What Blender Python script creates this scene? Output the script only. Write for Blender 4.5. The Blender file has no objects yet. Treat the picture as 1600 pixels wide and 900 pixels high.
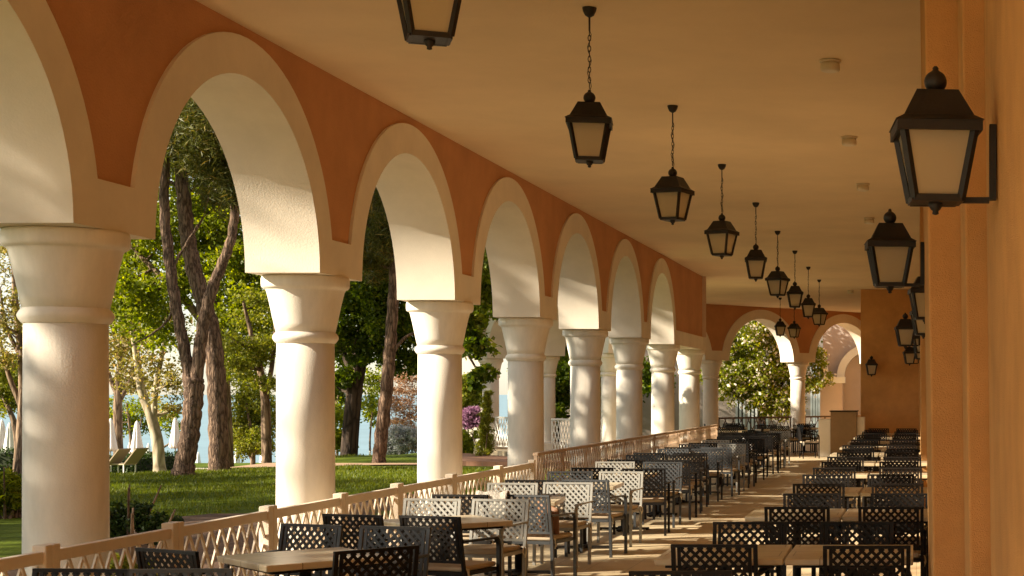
import bpy, bmesh, math, random
import numpy as np
from mathutils import Vector, Matrix

random.seed(7)
rng = np.random.default_rng(11)
scene = bpy.context.scene
COL = scene.collection
R = math.radians
F = 2400.0          # focal length of the 1600 px wide photograph, in pixels
CX, CY = 1432.0, 614.0
CAMZ = 1.8


def at(px, py, Y):
    return Vector(((px - CX) * Y / F, Y, CAMZ - (py - CY) * Y / F))


# ------------------------------------------------------------------ materials
def mat(name, color, rough=0.7, var=0.0, vscale=2.0, bump=0.0, bscale=80.0, metal=0.0, spec=0.5,
        dark=None, streak=0.0):
    m = bpy.data.materials.new(name)
    m.use_nodes = True
    nt = m.node_tree
    b = nt.nodes['Principled BSDF']
    b.inputs['Base Color'].default_value = (*color, 1)
    b.inputs['Roughness'].default_value = rough
    b.inputs['Metallic'].default_value = metal
    b.inputs['Specular IOR Level'].default_value = spec
    tc = nt.nodes.new('ShaderNodeTexCoord')
    if var > 0:
        n = nt.nodes.new('ShaderNodeTexNoise')
        n.inputs['Scale'].default_value = vscale
        n.inputs['Detail'].default_value = 6
        n.inputs['Roughness'].default_value = 0.65
        if streak > 0:
            mp = nt.nodes.new('ShaderNodeMapping')
            mp.inputs['Scale'].default_value = (1, 1, streak)
            nt.links.new(tc.outputs['Object'], mp.inputs['Vector'])
            nt.links.new(mp.outputs['Vector'], n.inputs['Vector'])
        else:
            nt.links.new(tc.outputs['Object'], n.inputs['Vector'])
        cr = nt.nodes.new('ShaderNodeValToRGB')
        cr.color_ramp.elements[0].position = 0.3
        cr.color_ramp.elements[1].position = 0.7
        d = dark if dark else tuple(c * (1 - var) for c in color)
        l = tuple(min(1, c * (1 + var * 0.5)) for c in color)
        cr.color_ramp.elements[0].color = (*d, 1)
        cr.color_ramp.elements[1].color = (*l, 1)
        nt.links.new(n.outputs['Fac'], cr.inputs['Fac'])
        nt.links.new(cr.outputs['Color'], b.inputs['Base Color'])
    if bump > 0:
        n2 = nt.nodes.new('ShaderNodeTexNoise')
        n2.inputs['Scale'].default_value = bscale
        n2.inputs['Detail'].default_value = 4
        nt.links.new(tc.outputs['Object'], n2.inputs['Vector'])
        bp = nt.nodes.new('ShaderNodeBump')
        bp.inputs['Strength'].default_value = bump
        bp.inputs['Distance'].default_value = 0.02
        nt.links.new(n2.outputs['Fac'], bp.inputs['Height'])
        nt.links.new(bp.outputs['Normal'], b.inputs['Normal'])
    return m


def leaf_mat(name, c1, c2, c3=None, trans=0.35, rough=0.5):
    m = bpy.data.materials.new(name)
    m.use_nodes = True
    nt = m.node_tree
    b = nt.nodes['Principled BSDF']
    out = nt.nodes['Material Output']
    g = nt.nodes.new('ShaderNodeNewGeometry')
    cr = nt.nodes.new('ShaderNodeValToRGB')
    cr.color_ramp.elements[0].color = (*c1, 1)
    cr.color_ramp.elements[1].color = (*c2, 1)
    if c3:
        e = cr.color_ramp.elements.new(0.85)
        e.color = (*c2, 1)
        cr.color_ramp.elements[-1].color = (*c3, 1)
    nt.links.new(g.outputs['Random Per Island'], cr.inputs['Fac'])
    nt.links.new(cr.outputs['Color'], b.inputs['Base Color'])
    b.inputs['Roughness'].default_value = rough
    b.inputs['Specular IOR Level'].default_value = 0.3
    t = nt.nodes.new('ShaderNodeBsdfTranslucent')
    hs = nt.nodes.new('ShaderNodeHueSaturation')
    hs.inputs['Value'].default_value = 1.4
    hs.inputs['Saturation'].default_value = 1.1
    nt.links.new(cr.outputs['Color'], hs.inputs['Color'])
    nt.links.new(hs.outputs['Color'], t.inputs['Color'])
    mx = nt.nodes.new('ShaderNodeMixShader')
    mx.inputs['Fac'].default_value = trans
    nt.links.new(b.outputs['BSDF'], mx.inputs[1])
    nt.links.new(t.outputs['BSDF'], mx.inputs[2])
    nt.links.new(mx.outputs['Shader'], out.inputs['Surface'])
    return m


def bark_mat(name, c1, c2, scale=6.0, bump=1.0, stretch=0.22):
    m = bpy.data.materials.new(name)
    m.use_nodes = True
    nt = m.node_tree
    b = nt.nodes['Principled BSDF']
    b.inputs['Roughness'].default_value = 0.9
    b.inputs['Specular IOR Level'].default_value = 0.2
    tc = nt.nodes.new('ShaderNodeTexCoord')
    mp = nt.nodes.new('ShaderNodeMapping')
    mp.inputs['Scale'].default_value = (1, 1, stretch)
    nt.links.new(tc.outputs['Object'], mp.inputs['Vector'])
    v = nt.nodes.new('ShaderNodeTexVoronoi')
    v.feature = 'DISTANCE_TO_EDGE'
    v.inputs['Scale'].default_value = scale
    n = nt.nodes.new('ShaderNodeTexNoise')
    n.inputs['Scale'].default_value = scale * 1.5
    n.inputs['Detail'].default_value = 6
    nt.links.new(mp.outputs['Vector'], n.inputs['Vector'])
    mxv = nt.nodes.new('ShaderNodeMixRGB')
    mxv.inputs['Fac'].default_value = 0.12
    nt.links.new(mp.outputs['Vector'], mxv.inputs[1])
    nt.links.new(n.outputs['Color'], mxv.inputs[2])
    nt.links.new(mxv.outputs['Color'], v.inputs['Vector'])
    mu = nt.nodes.new('ShaderNodeMath')
    mu.operation = 'MULTIPLY_ADD'
    mu.inputs[1].default_value = 2.2
    nt.links.new(v.outputs['Distance'], mu.inputs[0])
    nn = nt.nodes.new('ShaderNodeMath')
    nn.operation = 'MULTIPLY'
    nn.inputs[1].default_value = 0.5
    nt.links.new(n.outputs['Fac'], nn.inputs[0])
    nt.links.new(nn.outputs[0], mu.inputs[2])
    cr = nt.nodes.new('ShaderNodeValToRGB')
    cr.color_ramp.elements[0].position = 0.2
    cr.color_ramp.elements[1].position = 0.75
    cr.color_ramp.elements[0].color = (*c1, 1)
    cr.color_ramp.elements[1].color = (*c2, 1)
    nt.links.new(mu.outputs[0], cr.inputs['Fac'])
    nt.links.new(cr.outputs['Color'], b.inputs['Base Color'])
    bp = nt.nodes.new('ShaderNodeBump')
    bp.inputs['Strength'].default_value = bump
    bp.inputs['Distance'].default_value = 0.05
    nt.links.new(mu.outputs[0], bp.inputs['Height'])
    nt.links.new(bp.outputs['Normal'], b.inputs['Normal'])
    return m


def tile_mat(name, c, grout, size, rough=0.5, var=0.12, bump=0.25, mortar=0.012, offs=0.0, ratio=1.0):
    m = bpy.data.materials.new(name)
    m.use_nodes = True
    nt = m.node_tree
    b = nt.nodes['Principled BSDF']
    tc = nt.nodes.new('ShaderNodeTexCoord')
    br = nt.nodes.new('ShaderNodeTexBrick')
    br.offset = offs
    br.inputs['Scale'].default_value = 1.0
    br.inputs['Brick Width'].default_value = size * ratio
    br.inputs['Row Height'].default_value = size
    br.inputs['Mortar Size'].default_value = mortar * size
    br.inputs['Mortar Smooth'].default_value = 0.2
    br.inputs['Color1'].default_value = (*c, 1)
    br.inputs['Color2'].default_value = (*[x * (1 - var) for x in c], 1)
    br.inputs['Mortar'].default_value = (*grout, 1)
    nt.links.new(tc.outputs['Object'], br.inputs['Vector'])
    n = nt.nodes.new('ShaderNodeTexNoise')
    n.inputs['Scale'].default_value = 1.3
    n.inputs['Detail'].default_value = 8
    n.inputs['Roughness'].default_value = 0.7
    nt.links.new(tc.outputs['Object'], n.inputs['Vector'])
    mx = nt.nodes.new('ShaderNodeMixRGB')
    mx.blend_type = 'MULTIPLY'
    mx.inputs['Fac'].default_value = 1
    cr = nt.nodes.new('ShaderNodeValToRGB')
    cr.color_ramp.elements[0].position = 0.25
    cr.color_ramp.elements[0].color = (0.72, 0.68, 0.62, 1)
    cr.color_ramp.elements[1].position = 0.65
    nt.links.new(n.outputs['Fac'], cr.inputs['Fac'])
    nt.links.new(br.outputs['Color'], mx.inputs[1])
    nt.links.new(cr.outputs['Color'], mx.inputs[2])
    nt.links.new(mx.outputs['Color'], b.inputs['Base Color'])
    b.inputs['Roughness'].default_value = rough
    bp = nt.nodes.new('ShaderNodeBump')
    bp.inputs['Strength'].default_value = bump
    bp.inputs['Distance'].default_value = 0.01
    bp.invert = True
    nt.links.new(br.outputs['Fac'], bp.inputs['Height'])
    nt.links.new(bp.outputs['Normal'], b.inputs['Normal'])
    return m


CREAM = mat('cream stucco', (0.80, 0.73, 0.62), 0.85, var=0.10, vscale=1.6, bump=0.12, bscale=70, spec=0.2)
CREAM_COL = mat('cream column stucco', (0.80, 0.745, 0.66), 0.85, var=0.20, vscale=2.6, bump=0.15, bscale=85, spec=0.15, streak=0.3)
TERRA = mat('terracotta plaster', (0.58, 0.30, 0.15), 0.9, var=0.15, vscale=1.3, bump=0.4, bscale=60, spec=0.12)
OCHRE = mat('ochre ceiling paint', (0.80, 0.645, 0.42), 0.85, var=0.11, vscale=0.45, bump=0.12, bscale=40, spec=0.2)
ORANGE = mat('orange wall render', (0.64, 0.35, 0.135), 0.9, var=0.18, vscale=1.8, bump=0.5, bscale=170, spec=0.12)
MAUVE = mat('mauve house render', (0.42, 0.355, 0.31), 0.9, var=0.1, vscale=1.0, bump=0.3, bscale=60, spec=0.15)
PALEBLUE = mat('pale grey blue trim', (0.60, 0.64, 0.64), 0.7, var=0.06, vscale=3)
WINGLASS = mat('dim window glass', (0.03, 0.035, 0.03), 0.08, spec=0.6)
FLOOR = tile_mat('sand floor tiles', (0.72, 0.59, 0.39), (0.45, 0.36, 0.23), 0.42, rough=0.5, var=0.08, bump=0.15)
BRICK = tile_mat('red brick paving', (0.34, 0.17, 0.10), (0.25, 0.2, 0.15), 0.11, rough=0.85, var=0.35, ratio=2.0, offs=0.5)
PATHM = mat('pinkish path', (0.42, 0.27, 0.17), 0.9, var=0.2, vscale=2, bump=0.4, bscale=30)
BLACKM = mat('anthracite metal', (0.011, 0.009, 0.008), 0.5, var=0.25, vscale=8, spec=0.2)
SKYLIT = mat('slate grey metal', (0.045, 0.048, 0.052), 0.42, var=0.12, vscale=8, spec=0.4)  # the dark chair metal with sky reflection put into its colour
SUNNED = mat('silver grey metal', (0.30, 0.295, 0.27), 0.45, var=0.10, vscale=8, spec=0.5)  # the same chair metal, sunlight on it put into the colour
LANTM = mat('lantern iron', (0.022, 0.018, 0.016), 0.5, var=0.3, vscale=12, bump=0.1, bscale=40, spec=0.35)
CUSH = mat('sand cushion fabric', (0.52, 0.42, 0.30), 0.95, var=0.10, vscale=4, bump=0.3, bscale=250, spec=0.1)
RIBBON = mat('white ribbon', (0.75, 0.70, 0.60), 0.9)
FENCEM = mat('pinkish cream paint', (0.78, 0.67, 0.54), 0.6, var=0.10, vscale=3, bump=0.15, bscale=60)
FENCE2 = mat('tan metal paint', (0.58, 0.42, 0.29), 0.55, var=0.12, vscale=3)
WHITEP = mat('white paint', (0.78, 0.76, 0.70), 0.6, var=0.06, vscale=3)
WHITEC = mat('white canvas', (0.80, 0.79, 0.76), 0.9, var=0.05, vscale=3, bump=0.2, bscale=30)
PLASTIC = mat('cream plastic', (0.70, 0.62, 0.48), 0.5)
WOOD = mat('pole wood', (0.30, 0.20, 0.10), 0.7, var=0.2, vscale=8, streak=0.1)
BROWNP = mat('brown panel', (0.27, 0.16, 0.065), 0.6, var=0.15, vscale=3)
LEATHER = mat('brown leather', (0.25, 0.115, 0.05), 0.6, var=0.2, vscale=8, bump=0.3, bscale=60)
FUR = mat('white fluff', (0.75, 0.70, 0.62), 1.0, var=0.1, vscale=30, bump=1.0, bscale=120)
SOIL = mat('bark mulch', (0.12, 0.065, 0.035), 0.95, var=0.5, vscale=8, bump=1.0, bscale=25)

# frosted lantern glass
GLASS = bpy.data.materials.new('frosted lantern glass')
GLASS.use_nodes = True
_nt = GLASS.node_tree
_b = _nt.nodes['Principled BSDF']
_b.inputs['Base Color'].default_value = (0.85, 0.78, 0.62, 1)
_b.inputs['Roughness'].default_value = 0.22
_t = _nt.nodes.new('ShaderNodeBsdfTranslucent')
_t.inputs['Color'].default_value = (0.92, 0.86, 0.72, 1)
_m = _nt.nodes.new('ShaderNodeMixShader')
_m.inputs['Fac'].default_value = 0.6
_nt.links.new(_b.outputs['BSDF'], _m.inputs[1])
_nt.links.new(_t.outputs['BSDF'], _m.inputs[2])
_tp = _nt.nodes.new('ShaderNodeBsdfTransparent')
_tp.inputs['Color'].default_value = (0.95, 0.90, 0.80, 1)
_m2 = _nt.nodes.new('ShaderNodeMixShader')
_m2.inputs['Fac'].default_value = 0.4
_nt.links.new(_m.outputs['Shader'], _m2.inputs[1])
_nt.links.new(_tp.outputs['BSDF'], _m2.inputs[2])
_nt.links.new(_m2.outputs['Shader'], _nt.nodes['Material Output'].inputs['Surface'])

# table top: pale stone tiles with darker inlay
TABLEM = bpy.data.materials.new('sand stone table top')
TABLEM.use_nodes = True
_nt = TABLEM.node_tree
_b = _nt.nodes['Principled BSDF']
_tc = _nt.nodes.new('ShaderNodeTexCoord')
_br = _nt.nodes.new('ShaderNodeTexBrick')
_br.offset = 0.5
_br.inputs['Scale'].default_value = 1.0
_br.inputs['Brick Width'].default_value = 0.37
_br.inputs['Row Height'].default_value = 0.29
_br.inputs['Mortar Size'].default_value = 0.003
_br.inputs['Color1'].default_value = (0.68, 0.58, 0.41, 1)
_br.inputs['Color2'].default_value = (0.54, 0.44, 0.29, 1)
_br.inputs['Mortar'].default_value = (0.20, 0.14, 0.08, 1)
_nt.links.new(_tc.outputs['Object'], _br.inputs['Vector'])
_n = _nt.nodes.new('ShaderNodeTexNoise')
_n.inputs['Scale'].default_value = 9
_n.inputs['Detail'].default_value = 8
_nt.links.new(_tc.outputs['Object'], _n.inputs['Vector'])
_mx = _nt.nodes.new('ShaderNodeMixRGB')
_mx.blend_type = 'OVERLAY'
_mx.inputs['Fac'].default_value = 0.35
_nt.links.new(_br.outputs['Color'], _mx.inputs[1])
_nt.links.new(_n.outputs['Fac'], _mx.inputs[2])
_nt.links.new(_mx.outputs['Color'], _b.inputs['Base Color'])
_b.inputs['Roughness'].default_value = 0.28

L_MAPLE = leaf_mat('maple leaves', (0.085, 0.12, 0.005), (0.26, 0.29, 0.014), (0.44, 0.42, 0.03), trans=0.5)
L_DARK = leaf_mat('dark tree leaves', (0.04, 0.07, 0.006), (0.13, 0.185, 0.013), (0.26, 0.30, 0.026), trans=0.5)
L_PINE = leaf_mat('pine needles', (0.045, 0.055, 0.008), (0.13, 0.13, 0.025), (0.28, 0.18, 0.04), trans=0.3)
L_AUT = leaf_mat('rusty young leaves', (0.13, 0.12, 0.02), (0.30, 0.25, 0.06), (0.42, 0.26, 0.11), trans=0.5)
L_YELL = leaf_mat('yellow green leaves', (0.10, 0.13, 0.012), (0.28, 0.28, 0.03), (0.36, 0.33, 0.06), trans=0.45)
L_RED = leaf_mat('reddish twigs', (0.28, 0.15, 0.09), (0.52, 0.33, 0.20), trans=0.3)
L_PURP = leaf_mat('purple blossom', (0.22, 0.10, 0.18), (0.36, 0.19, 0.30), trans=0.3)
L_BLUE = leaf_mat('pale blue blossom', (0.25, 0.28, 0.22), (0.62, 0.63, 0.68), (0.75, 0.74, 0.78), trans=0.25)
L_WHITE = leaf_mat('white blossom', (0.62, 0.58, 0.50), (0.80, 0.76, 0.68), trans=0.3)
L_HEDGE = leaf_mat('hedge leaves', (0.014, 0.032, 0.006), (0.05, 0.085, 0.010), trans=0.2)
L_GRASS = leaf_mat('grass blades', (0.06, 0.085, 0.003), (0.155, 0.185, 0.008), (0.25, 0.26, 0.02), trans=0.35)
BARK_PINE = bark_mat('pine bark', (0.05, 0.030, 0.022), (0.25, 0.165, 0.115), scale=12, bump=0.9, stretch=0.2)
BARK_PALE = bark_mat('pale bark', (0.22, 0.17, 0.11), (0.50, 0.42, 0.30), scale=3.0, bump=0.3, stretch=0.4)
BARK_DARK = bark_mat('dark bark', (0.014, 0.010, 0.008), (0.075, 0.052, 0.038), scale=6, bump=0.8)
BARK_BROWN = bark_mat('brown bark', (0.07, 0.045, 0.03), (0.26, 0.18, 0.12), scale=6, bump=0.7)


# ------------------------------------------------------------------ mesh helper
class MB:
    def __init__(s):
        s.v, s.f, s.sm = [], [], []

    def add(s, vs, fs, smooth=False):
        o = len(s.v)
        s.v.extend([tuple(v) for v in vs])
        for f in fs:
            s.f.append(tuple(i + o for i in f))
            s.sm.append(smooth)
        return s

    def box(s, x0, x1, y0, y1, z0, z1):
        vs = [(x0, y0, z0), (x1, y0, z0), (x1, y1, z0), (x0, y1, z0), (x0, y0, z1), (x1, y0, z1), (x1, y1, z1), (x0, y1, z1)]
        return s.add(vs, [(0, 3, 2, 1), (4, 5, 6, 7), (0, 1, 5, 4), (1, 2, 6, 5), (2, 3, 7, 6), (3, 0, 4, 7)])

    def bar(s, a, b, w, h, up=(0, 0, 1)):
        a, b = Vector(a), Vector(b)
        d = (b - a).normalized()
        up = Vector(up)
        if abs(d.dot(up)) > 0.98:
            up = Vector((0, 1, 0))
        sx = d.cross(up).normalized()
        sy = sx.cross(d).normalized()
        vs = []
        for p in (a, b):
            for i, j in ((-1, -1), (1, -1), (1, 1), (-1, 1)):
                vs.append(p + sx * (i * w / 2) + sy * (j * h / 2))
        return s.add(vs, [(0, 1, 2, 3)[::-1], (4, 5, 6, 7), (0, 1, 5, 4), (1, 2, 6, 5), (2, 3, 7, 6), (3, 0, 4, 7)][0:6])

    def tube(s, pts, n=8, cap=True):
        """pts: list of (x,y,z,r)"""
        P = [Vector(p[:3]) for p in pts]
        rings = []
        prev = None
        for i, p in enumerate(P):
            d = (P[min(i + 1, len(P) - 1)] - P[max(i - 1, 0)])
            if d.length < 1e-9:
                d = Vector((0, 0, 1))
            d.normalize()
            if prev is None:
                a = d.cross(Vector((0.123, 0.987, 0.05)))
                if a.length < 0.1:
                    a = d.cross(Vector((1, 0, 0)))
                a.normalize()
            else:
                a = (prev - d * prev.dot(d))
                a.normalize()
            prev = a
            b = d.cross(a)
            r = pts[i][3]
            rings.append([p + a * (r * math.cos(2 * math.pi * k / n)) + b * (r * math.sin(2 * math.pi * k / n)) for k in range(n)])
        vs = [v for r_ in rings for v in r_]
        fs = []
        for i in range(len(P) - 1):
            for k in range(n):
                fs.append((i * n + k, i * n + (k + 1) % n, (i + 1) * n + (k + 1) % n, (i + 1) * n + k))
        s.add(vs, fs, True)
        if cap:
            o = len(s.v)
            s.add(rings[0], [tuple(range(n))[::-1]])
            s.add(rings[-1], [tuple(range(n))])
        return s

    def lathe(s, prof, n=32, c=(0, 0, 0), cap=True, smooth=True):
        vs, fs = [], []
        for r, z in prof:
            for k in range(n):
                t = 2 * math.pi * k / n
                vs.append((c[0] + r * math.cos(t), c[1] + r * math.sin(t), c[2] + z))
        for i in range(len(prof) - 1):
            for k in range(n):
                fs.append((i * n + k, i * n + (k + 1) % n, (i + 1) * n + (k + 1) % n, (i + 1) * n + k))
        s.add(vs, fs, smooth)
        if cap:
            s.add(vs[:n], [tuple(range(n))[::-1]])
            s.add(vs[-n:], [tuple(range(n))])
        return s

    def frustum(s, w0, z0, w1, z1, c=(0, 0, 0)):
        vs = []
        for w, z in ((w0, z0), (w1, z1)):
            for i, j in ((-1, -1), (1, -1), (1, 1), (-1, 1)):
                vs.append((c[0] + i * w / 2, c[1] + j * w / 2, c[2] + z))
        return s.add(vs, [(3, 2, 1, 0), (4, 5, 6, 7), (0, 1, 5, 4), (1, 2, 6, 5), (2, 3, 7, 6), (3, 0, 4, 7)])

    def prism(s, poly, z0, z1):
        n = len(poly)
        vs = [(x, y, z0) for x, y in poly] + [(x, y, z1) for x, y in poly]
        fs = [tuple(range(n))[::-1], tuple(range(n, 2 * n))]
        for k in range(n):
            fs.append((k, (k + 1) % n, n + (k + 1) % n, n + k))
        return s.add(vs, fs)

    def mesh(s, name, m, bevel=0.0, segs=2, xf=None):
        me = bpy.data.meshes.new(name)
        vs = s.v
        if xf is not None:
            vs = [tuple(xf @ Vector(v)) for v in vs]
        me.from_pydata(vs, [], s.f)
        me.polygons.foreach_set('use_smooth', s.sm)
        bm = bmesh.new()
        bm.from_mesh(me)
        bmesh.ops.remove_doubles(bm, verts=bm.verts, dist=1e-5)
        if bevel > 0:
            ed = [e for e in bm.edges if len(e.link_faces) == 2 and e.calc_face_angle(0) > 0.6]
            bmesh.ops.bevel(bm, geom=ed, offset=bevel, segments=segs, affect='EDGES', profile=0.5)
        bmesh.ops.recalc_face_normals(bm, faces=bm.faces)
        bm.to_mesh(me)
        bm.free()
        me.materials.append(m)
        return me

    def build(s, name, m, parent=None, bevel=0.0, segs=2, xf=None):
        return link(name, s.mesh(name, m, bevel, segs, xf), parent)


def link(name, data, parent=None):
    o = bpy.data.objects.new(name, data)
    COL.objects.link(o)
    if parent is not None:
        o.parent = parent
    return o


def tag(o, label=None, cat=None, group=None, kind=None):
    if label:
        o['label'] = label
    if cat:
        o['category'] = cat
    if group:
        o['group'] = group
    if kind:
        o['kind'] = kind
    return o


def thing(name, label, cat, loc=(0, 0, 0), rz=0.0, group=None):
    o = link(name, None)
    o.location = loc
    o.rotation_euler = (0, 0, rz)
    o.empty_display_size = 0.1
    return tag(o, label, cat, group)


def kids(o):
    return [c for c in bpy.data.objects if c.parent is o]


def make_tree(o):
    return (o, [make_tree(c) for c in kids(o)])


def dup(tree, loc, rz, label, group=None, parent=None, swap=None):
    o, ch = tree
    c = o.copy()
    COL.objects.link(c)
    if parent is None:
        c.location = loc
        c.rotation_euler = (0, 0, rz)
        c['label'] = label
        if group:
            c['group'] = group
    else:
        c.parent = parent
    if swap and o.data is not None and o.data.name in swap:
        c.data = swap[o.data.name]
    for t in ch:
        dup(t, loc, rz, label, group, c, swap)
    return c


ORD = ['first', 'second', 'third', 'fourth', 'fifth', 'sixth', 'seventh', 'eighth', 'ninth', 'tenth', 'eleventh', 'twelfth', 'thirteenth', 'fourteenth']

# ------------------------------------------------------------------ setting
FLOORPOLY = [(-6.45, -14), (0.9, -14), (0.9, 62), (-8.5, 62), (-14.6, 50.4), (-14.2, 49.3), (-6.45, 39.6)]
fl = MB().prism(FLOORPOLY, -0.45, 0.0).build('floor', FLOOR)
tag(fl, kind='structure')
CEILPOLY = [(-5.53, -14), (0.9, -14), (0.9, 59.5), (-0.7, 59.5), (-12.3, 46.55), (-5.62, 40.1), (-5.53, 40.0)]
CEILPOLY = [(-5.53, -14), (0.9, -14), (0.9, 61.0), (-0.45, 59.65), (-8.35, 50.9), (-12.6, 47.6), (-5.7, 40.05), (-5.53, 40.05)]
ce = MB().prism(CEILPOLY, 4.81, 5.05).build('ceiling', OCHRE)
tag(ce, kind='structure')


def ground_z(x, y):
    ys = 38.0 + 20.0 * min(1, max(0, (x + 21) / 5.0))
    z = -0.28
    if y > ys:
        z -= 0.0535 * (min(y, 84) - ys) if ys < 50 else 0.02 * (min(y, 66) - ys)
    if ys >= 50 and y > 62:
        z -= 0.12 * (min(y, 100) - 62)
    if y > 100:
        z -= 0.16 * (min(y, 190) - 100)
    z += 0.04 * math.sin(x * 0.5 + y * 0.21) + 0.03 * math.sin(y * 0.7 - x * 0.3)
    return z


# lawn / terrain sheet
xs = np.concatenate([np.linspace(-400, -60, 18), np.linspace(-55, 0, 56), np.linspace(5, 200, 14)])
ys = np.concatenate([np.linspace(-120, 10, 14), np.linspace(12, 110, 80), np.linspace(115, 260, 24)])
gv = [(x, y, ground_z(x, y)) for y in ys for x in xs]
nx = len(xs)
gf = [(j * nx + i, j * nx + i + 1, (j + 1) * nx + i + 1, (j + 1) * nx + i) for j in range(len(ys) - 1) for i in range(nx - 1)]
LAWN = mat('lawn turf', (0.10, 0.135, 0.008), 0.95, var=0.45, vscale=0.9, bump=1.0, bscale=14, spec=0.1, dark=(0.045, 0.07, 0.005))
lawn = MB().add(gv, gf, True).build('lawn', LAWN)
tag(lawn, kind='structure')

SEA = mat('sea water', (0.20, 0.33, 0.40), 0.45, var=0.15, vscale=0.05, bump=0.3, bscale=0.5, spec=0.5)  # base colour lightened, distance haze is put into it
sea = MB().add([(-6000, 100, -9), (6000, 100, -9), (6000, 9000, -9), (-6000, 9000, -9)], [(0, 1, 2, 3)]).build('sea', SEA)
tag(sea, kind='structure')

# path across the lawn by the right hand trees, brick terrace by the wing
pts = []
for i in range(25):
    x = -27 + i * 0.6
    pts.append((x, 44.4 + 0.6 * math.sin(i * 0.25)))
pv, pf = [], []
for i, (x, y) in enumerate(pts):
    for w in (-1.0, 1.0):
        pv.append((x, y + w, ground_z(x, y + w) + 0.03))
for i in range(len(pts) - 1):
    pf.append((2 * i, 2 * i + 2, 2 * i + 3, 2 * i + 1))
tag(MB().add(pv, pf).build('path', PATHM), kind='structure')
tpoly = [(-12.9, 43.2), (-9.0, 42.2), (-14.2, 48.8), (-15.4, 49.6)]
tag(MB().prism(tpoly, -0.6, -0.12).build('terrace', BRICK), kind='structure')
# sand coloured sunbathing terrace with a low kerb, far left
tv = []
for (x, y) in [(-44, 66), (-29, 66), (-27, 84), (-50, 84)]:
    tv.append((x, y, ground_z(x, y) + 0.06))
tag(MB().add(tv, [(0, 1, 2, 3)]).build('sun_terrace_ground', mat('pale paving', (0.42, 0.27, 0.19), 0.9, var=0.15, vscale=1.0)), kind='structure')
sv = []
for (x, y) in [(-11.5, 23), (-6.45, 23), (-6.45, 12), (-9, 12)]:
    sv.append((x, y, -0.18))
# planting bed beside the gallery
bed = MB()
bx, by = np.linspace(-11.8, -6.6, 12), np.linspace(9, 30, 30)
bvv = [(x + 0.5 * math.sin(y) * (i < 2), y, -0.20 + 0.05 * math.sin(3 * x + y * 1.7) - (0.22 if i == 0 else 0)) for y in by for i, x in enumerate(bx)]
bff = [(j * 12 + i, j * 12 + i + 1, (j + 1) * 12 + i + 1, (j + 1) * 12 + i) for j in range(29) for i in range(11)]
tag(bed.add(bvv, bff, True).build('mulch_ground', SOIL), kind='structure')

# ------------------------------------------------------------------ arcades
PITCH, RI, RO, ZS, TH = 4.14, 1.53, 1.86, 2.91, 0.69
REC = 0.03
ZK = 0.972


def frame(O, d):
    """local s along d, t outwards (away from the gallery), z up"""
    d = Vector((d[0], d[1], 0)).normalized()
    n = Vector((-d.y, d.x, 0))
    M = Matrix(((d.x, n.x, 0, O[0]), (d.y, n.y, 0, O[1]), (0, 0, 1, 0), (0, 0, 0, 1)))
    return M


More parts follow.
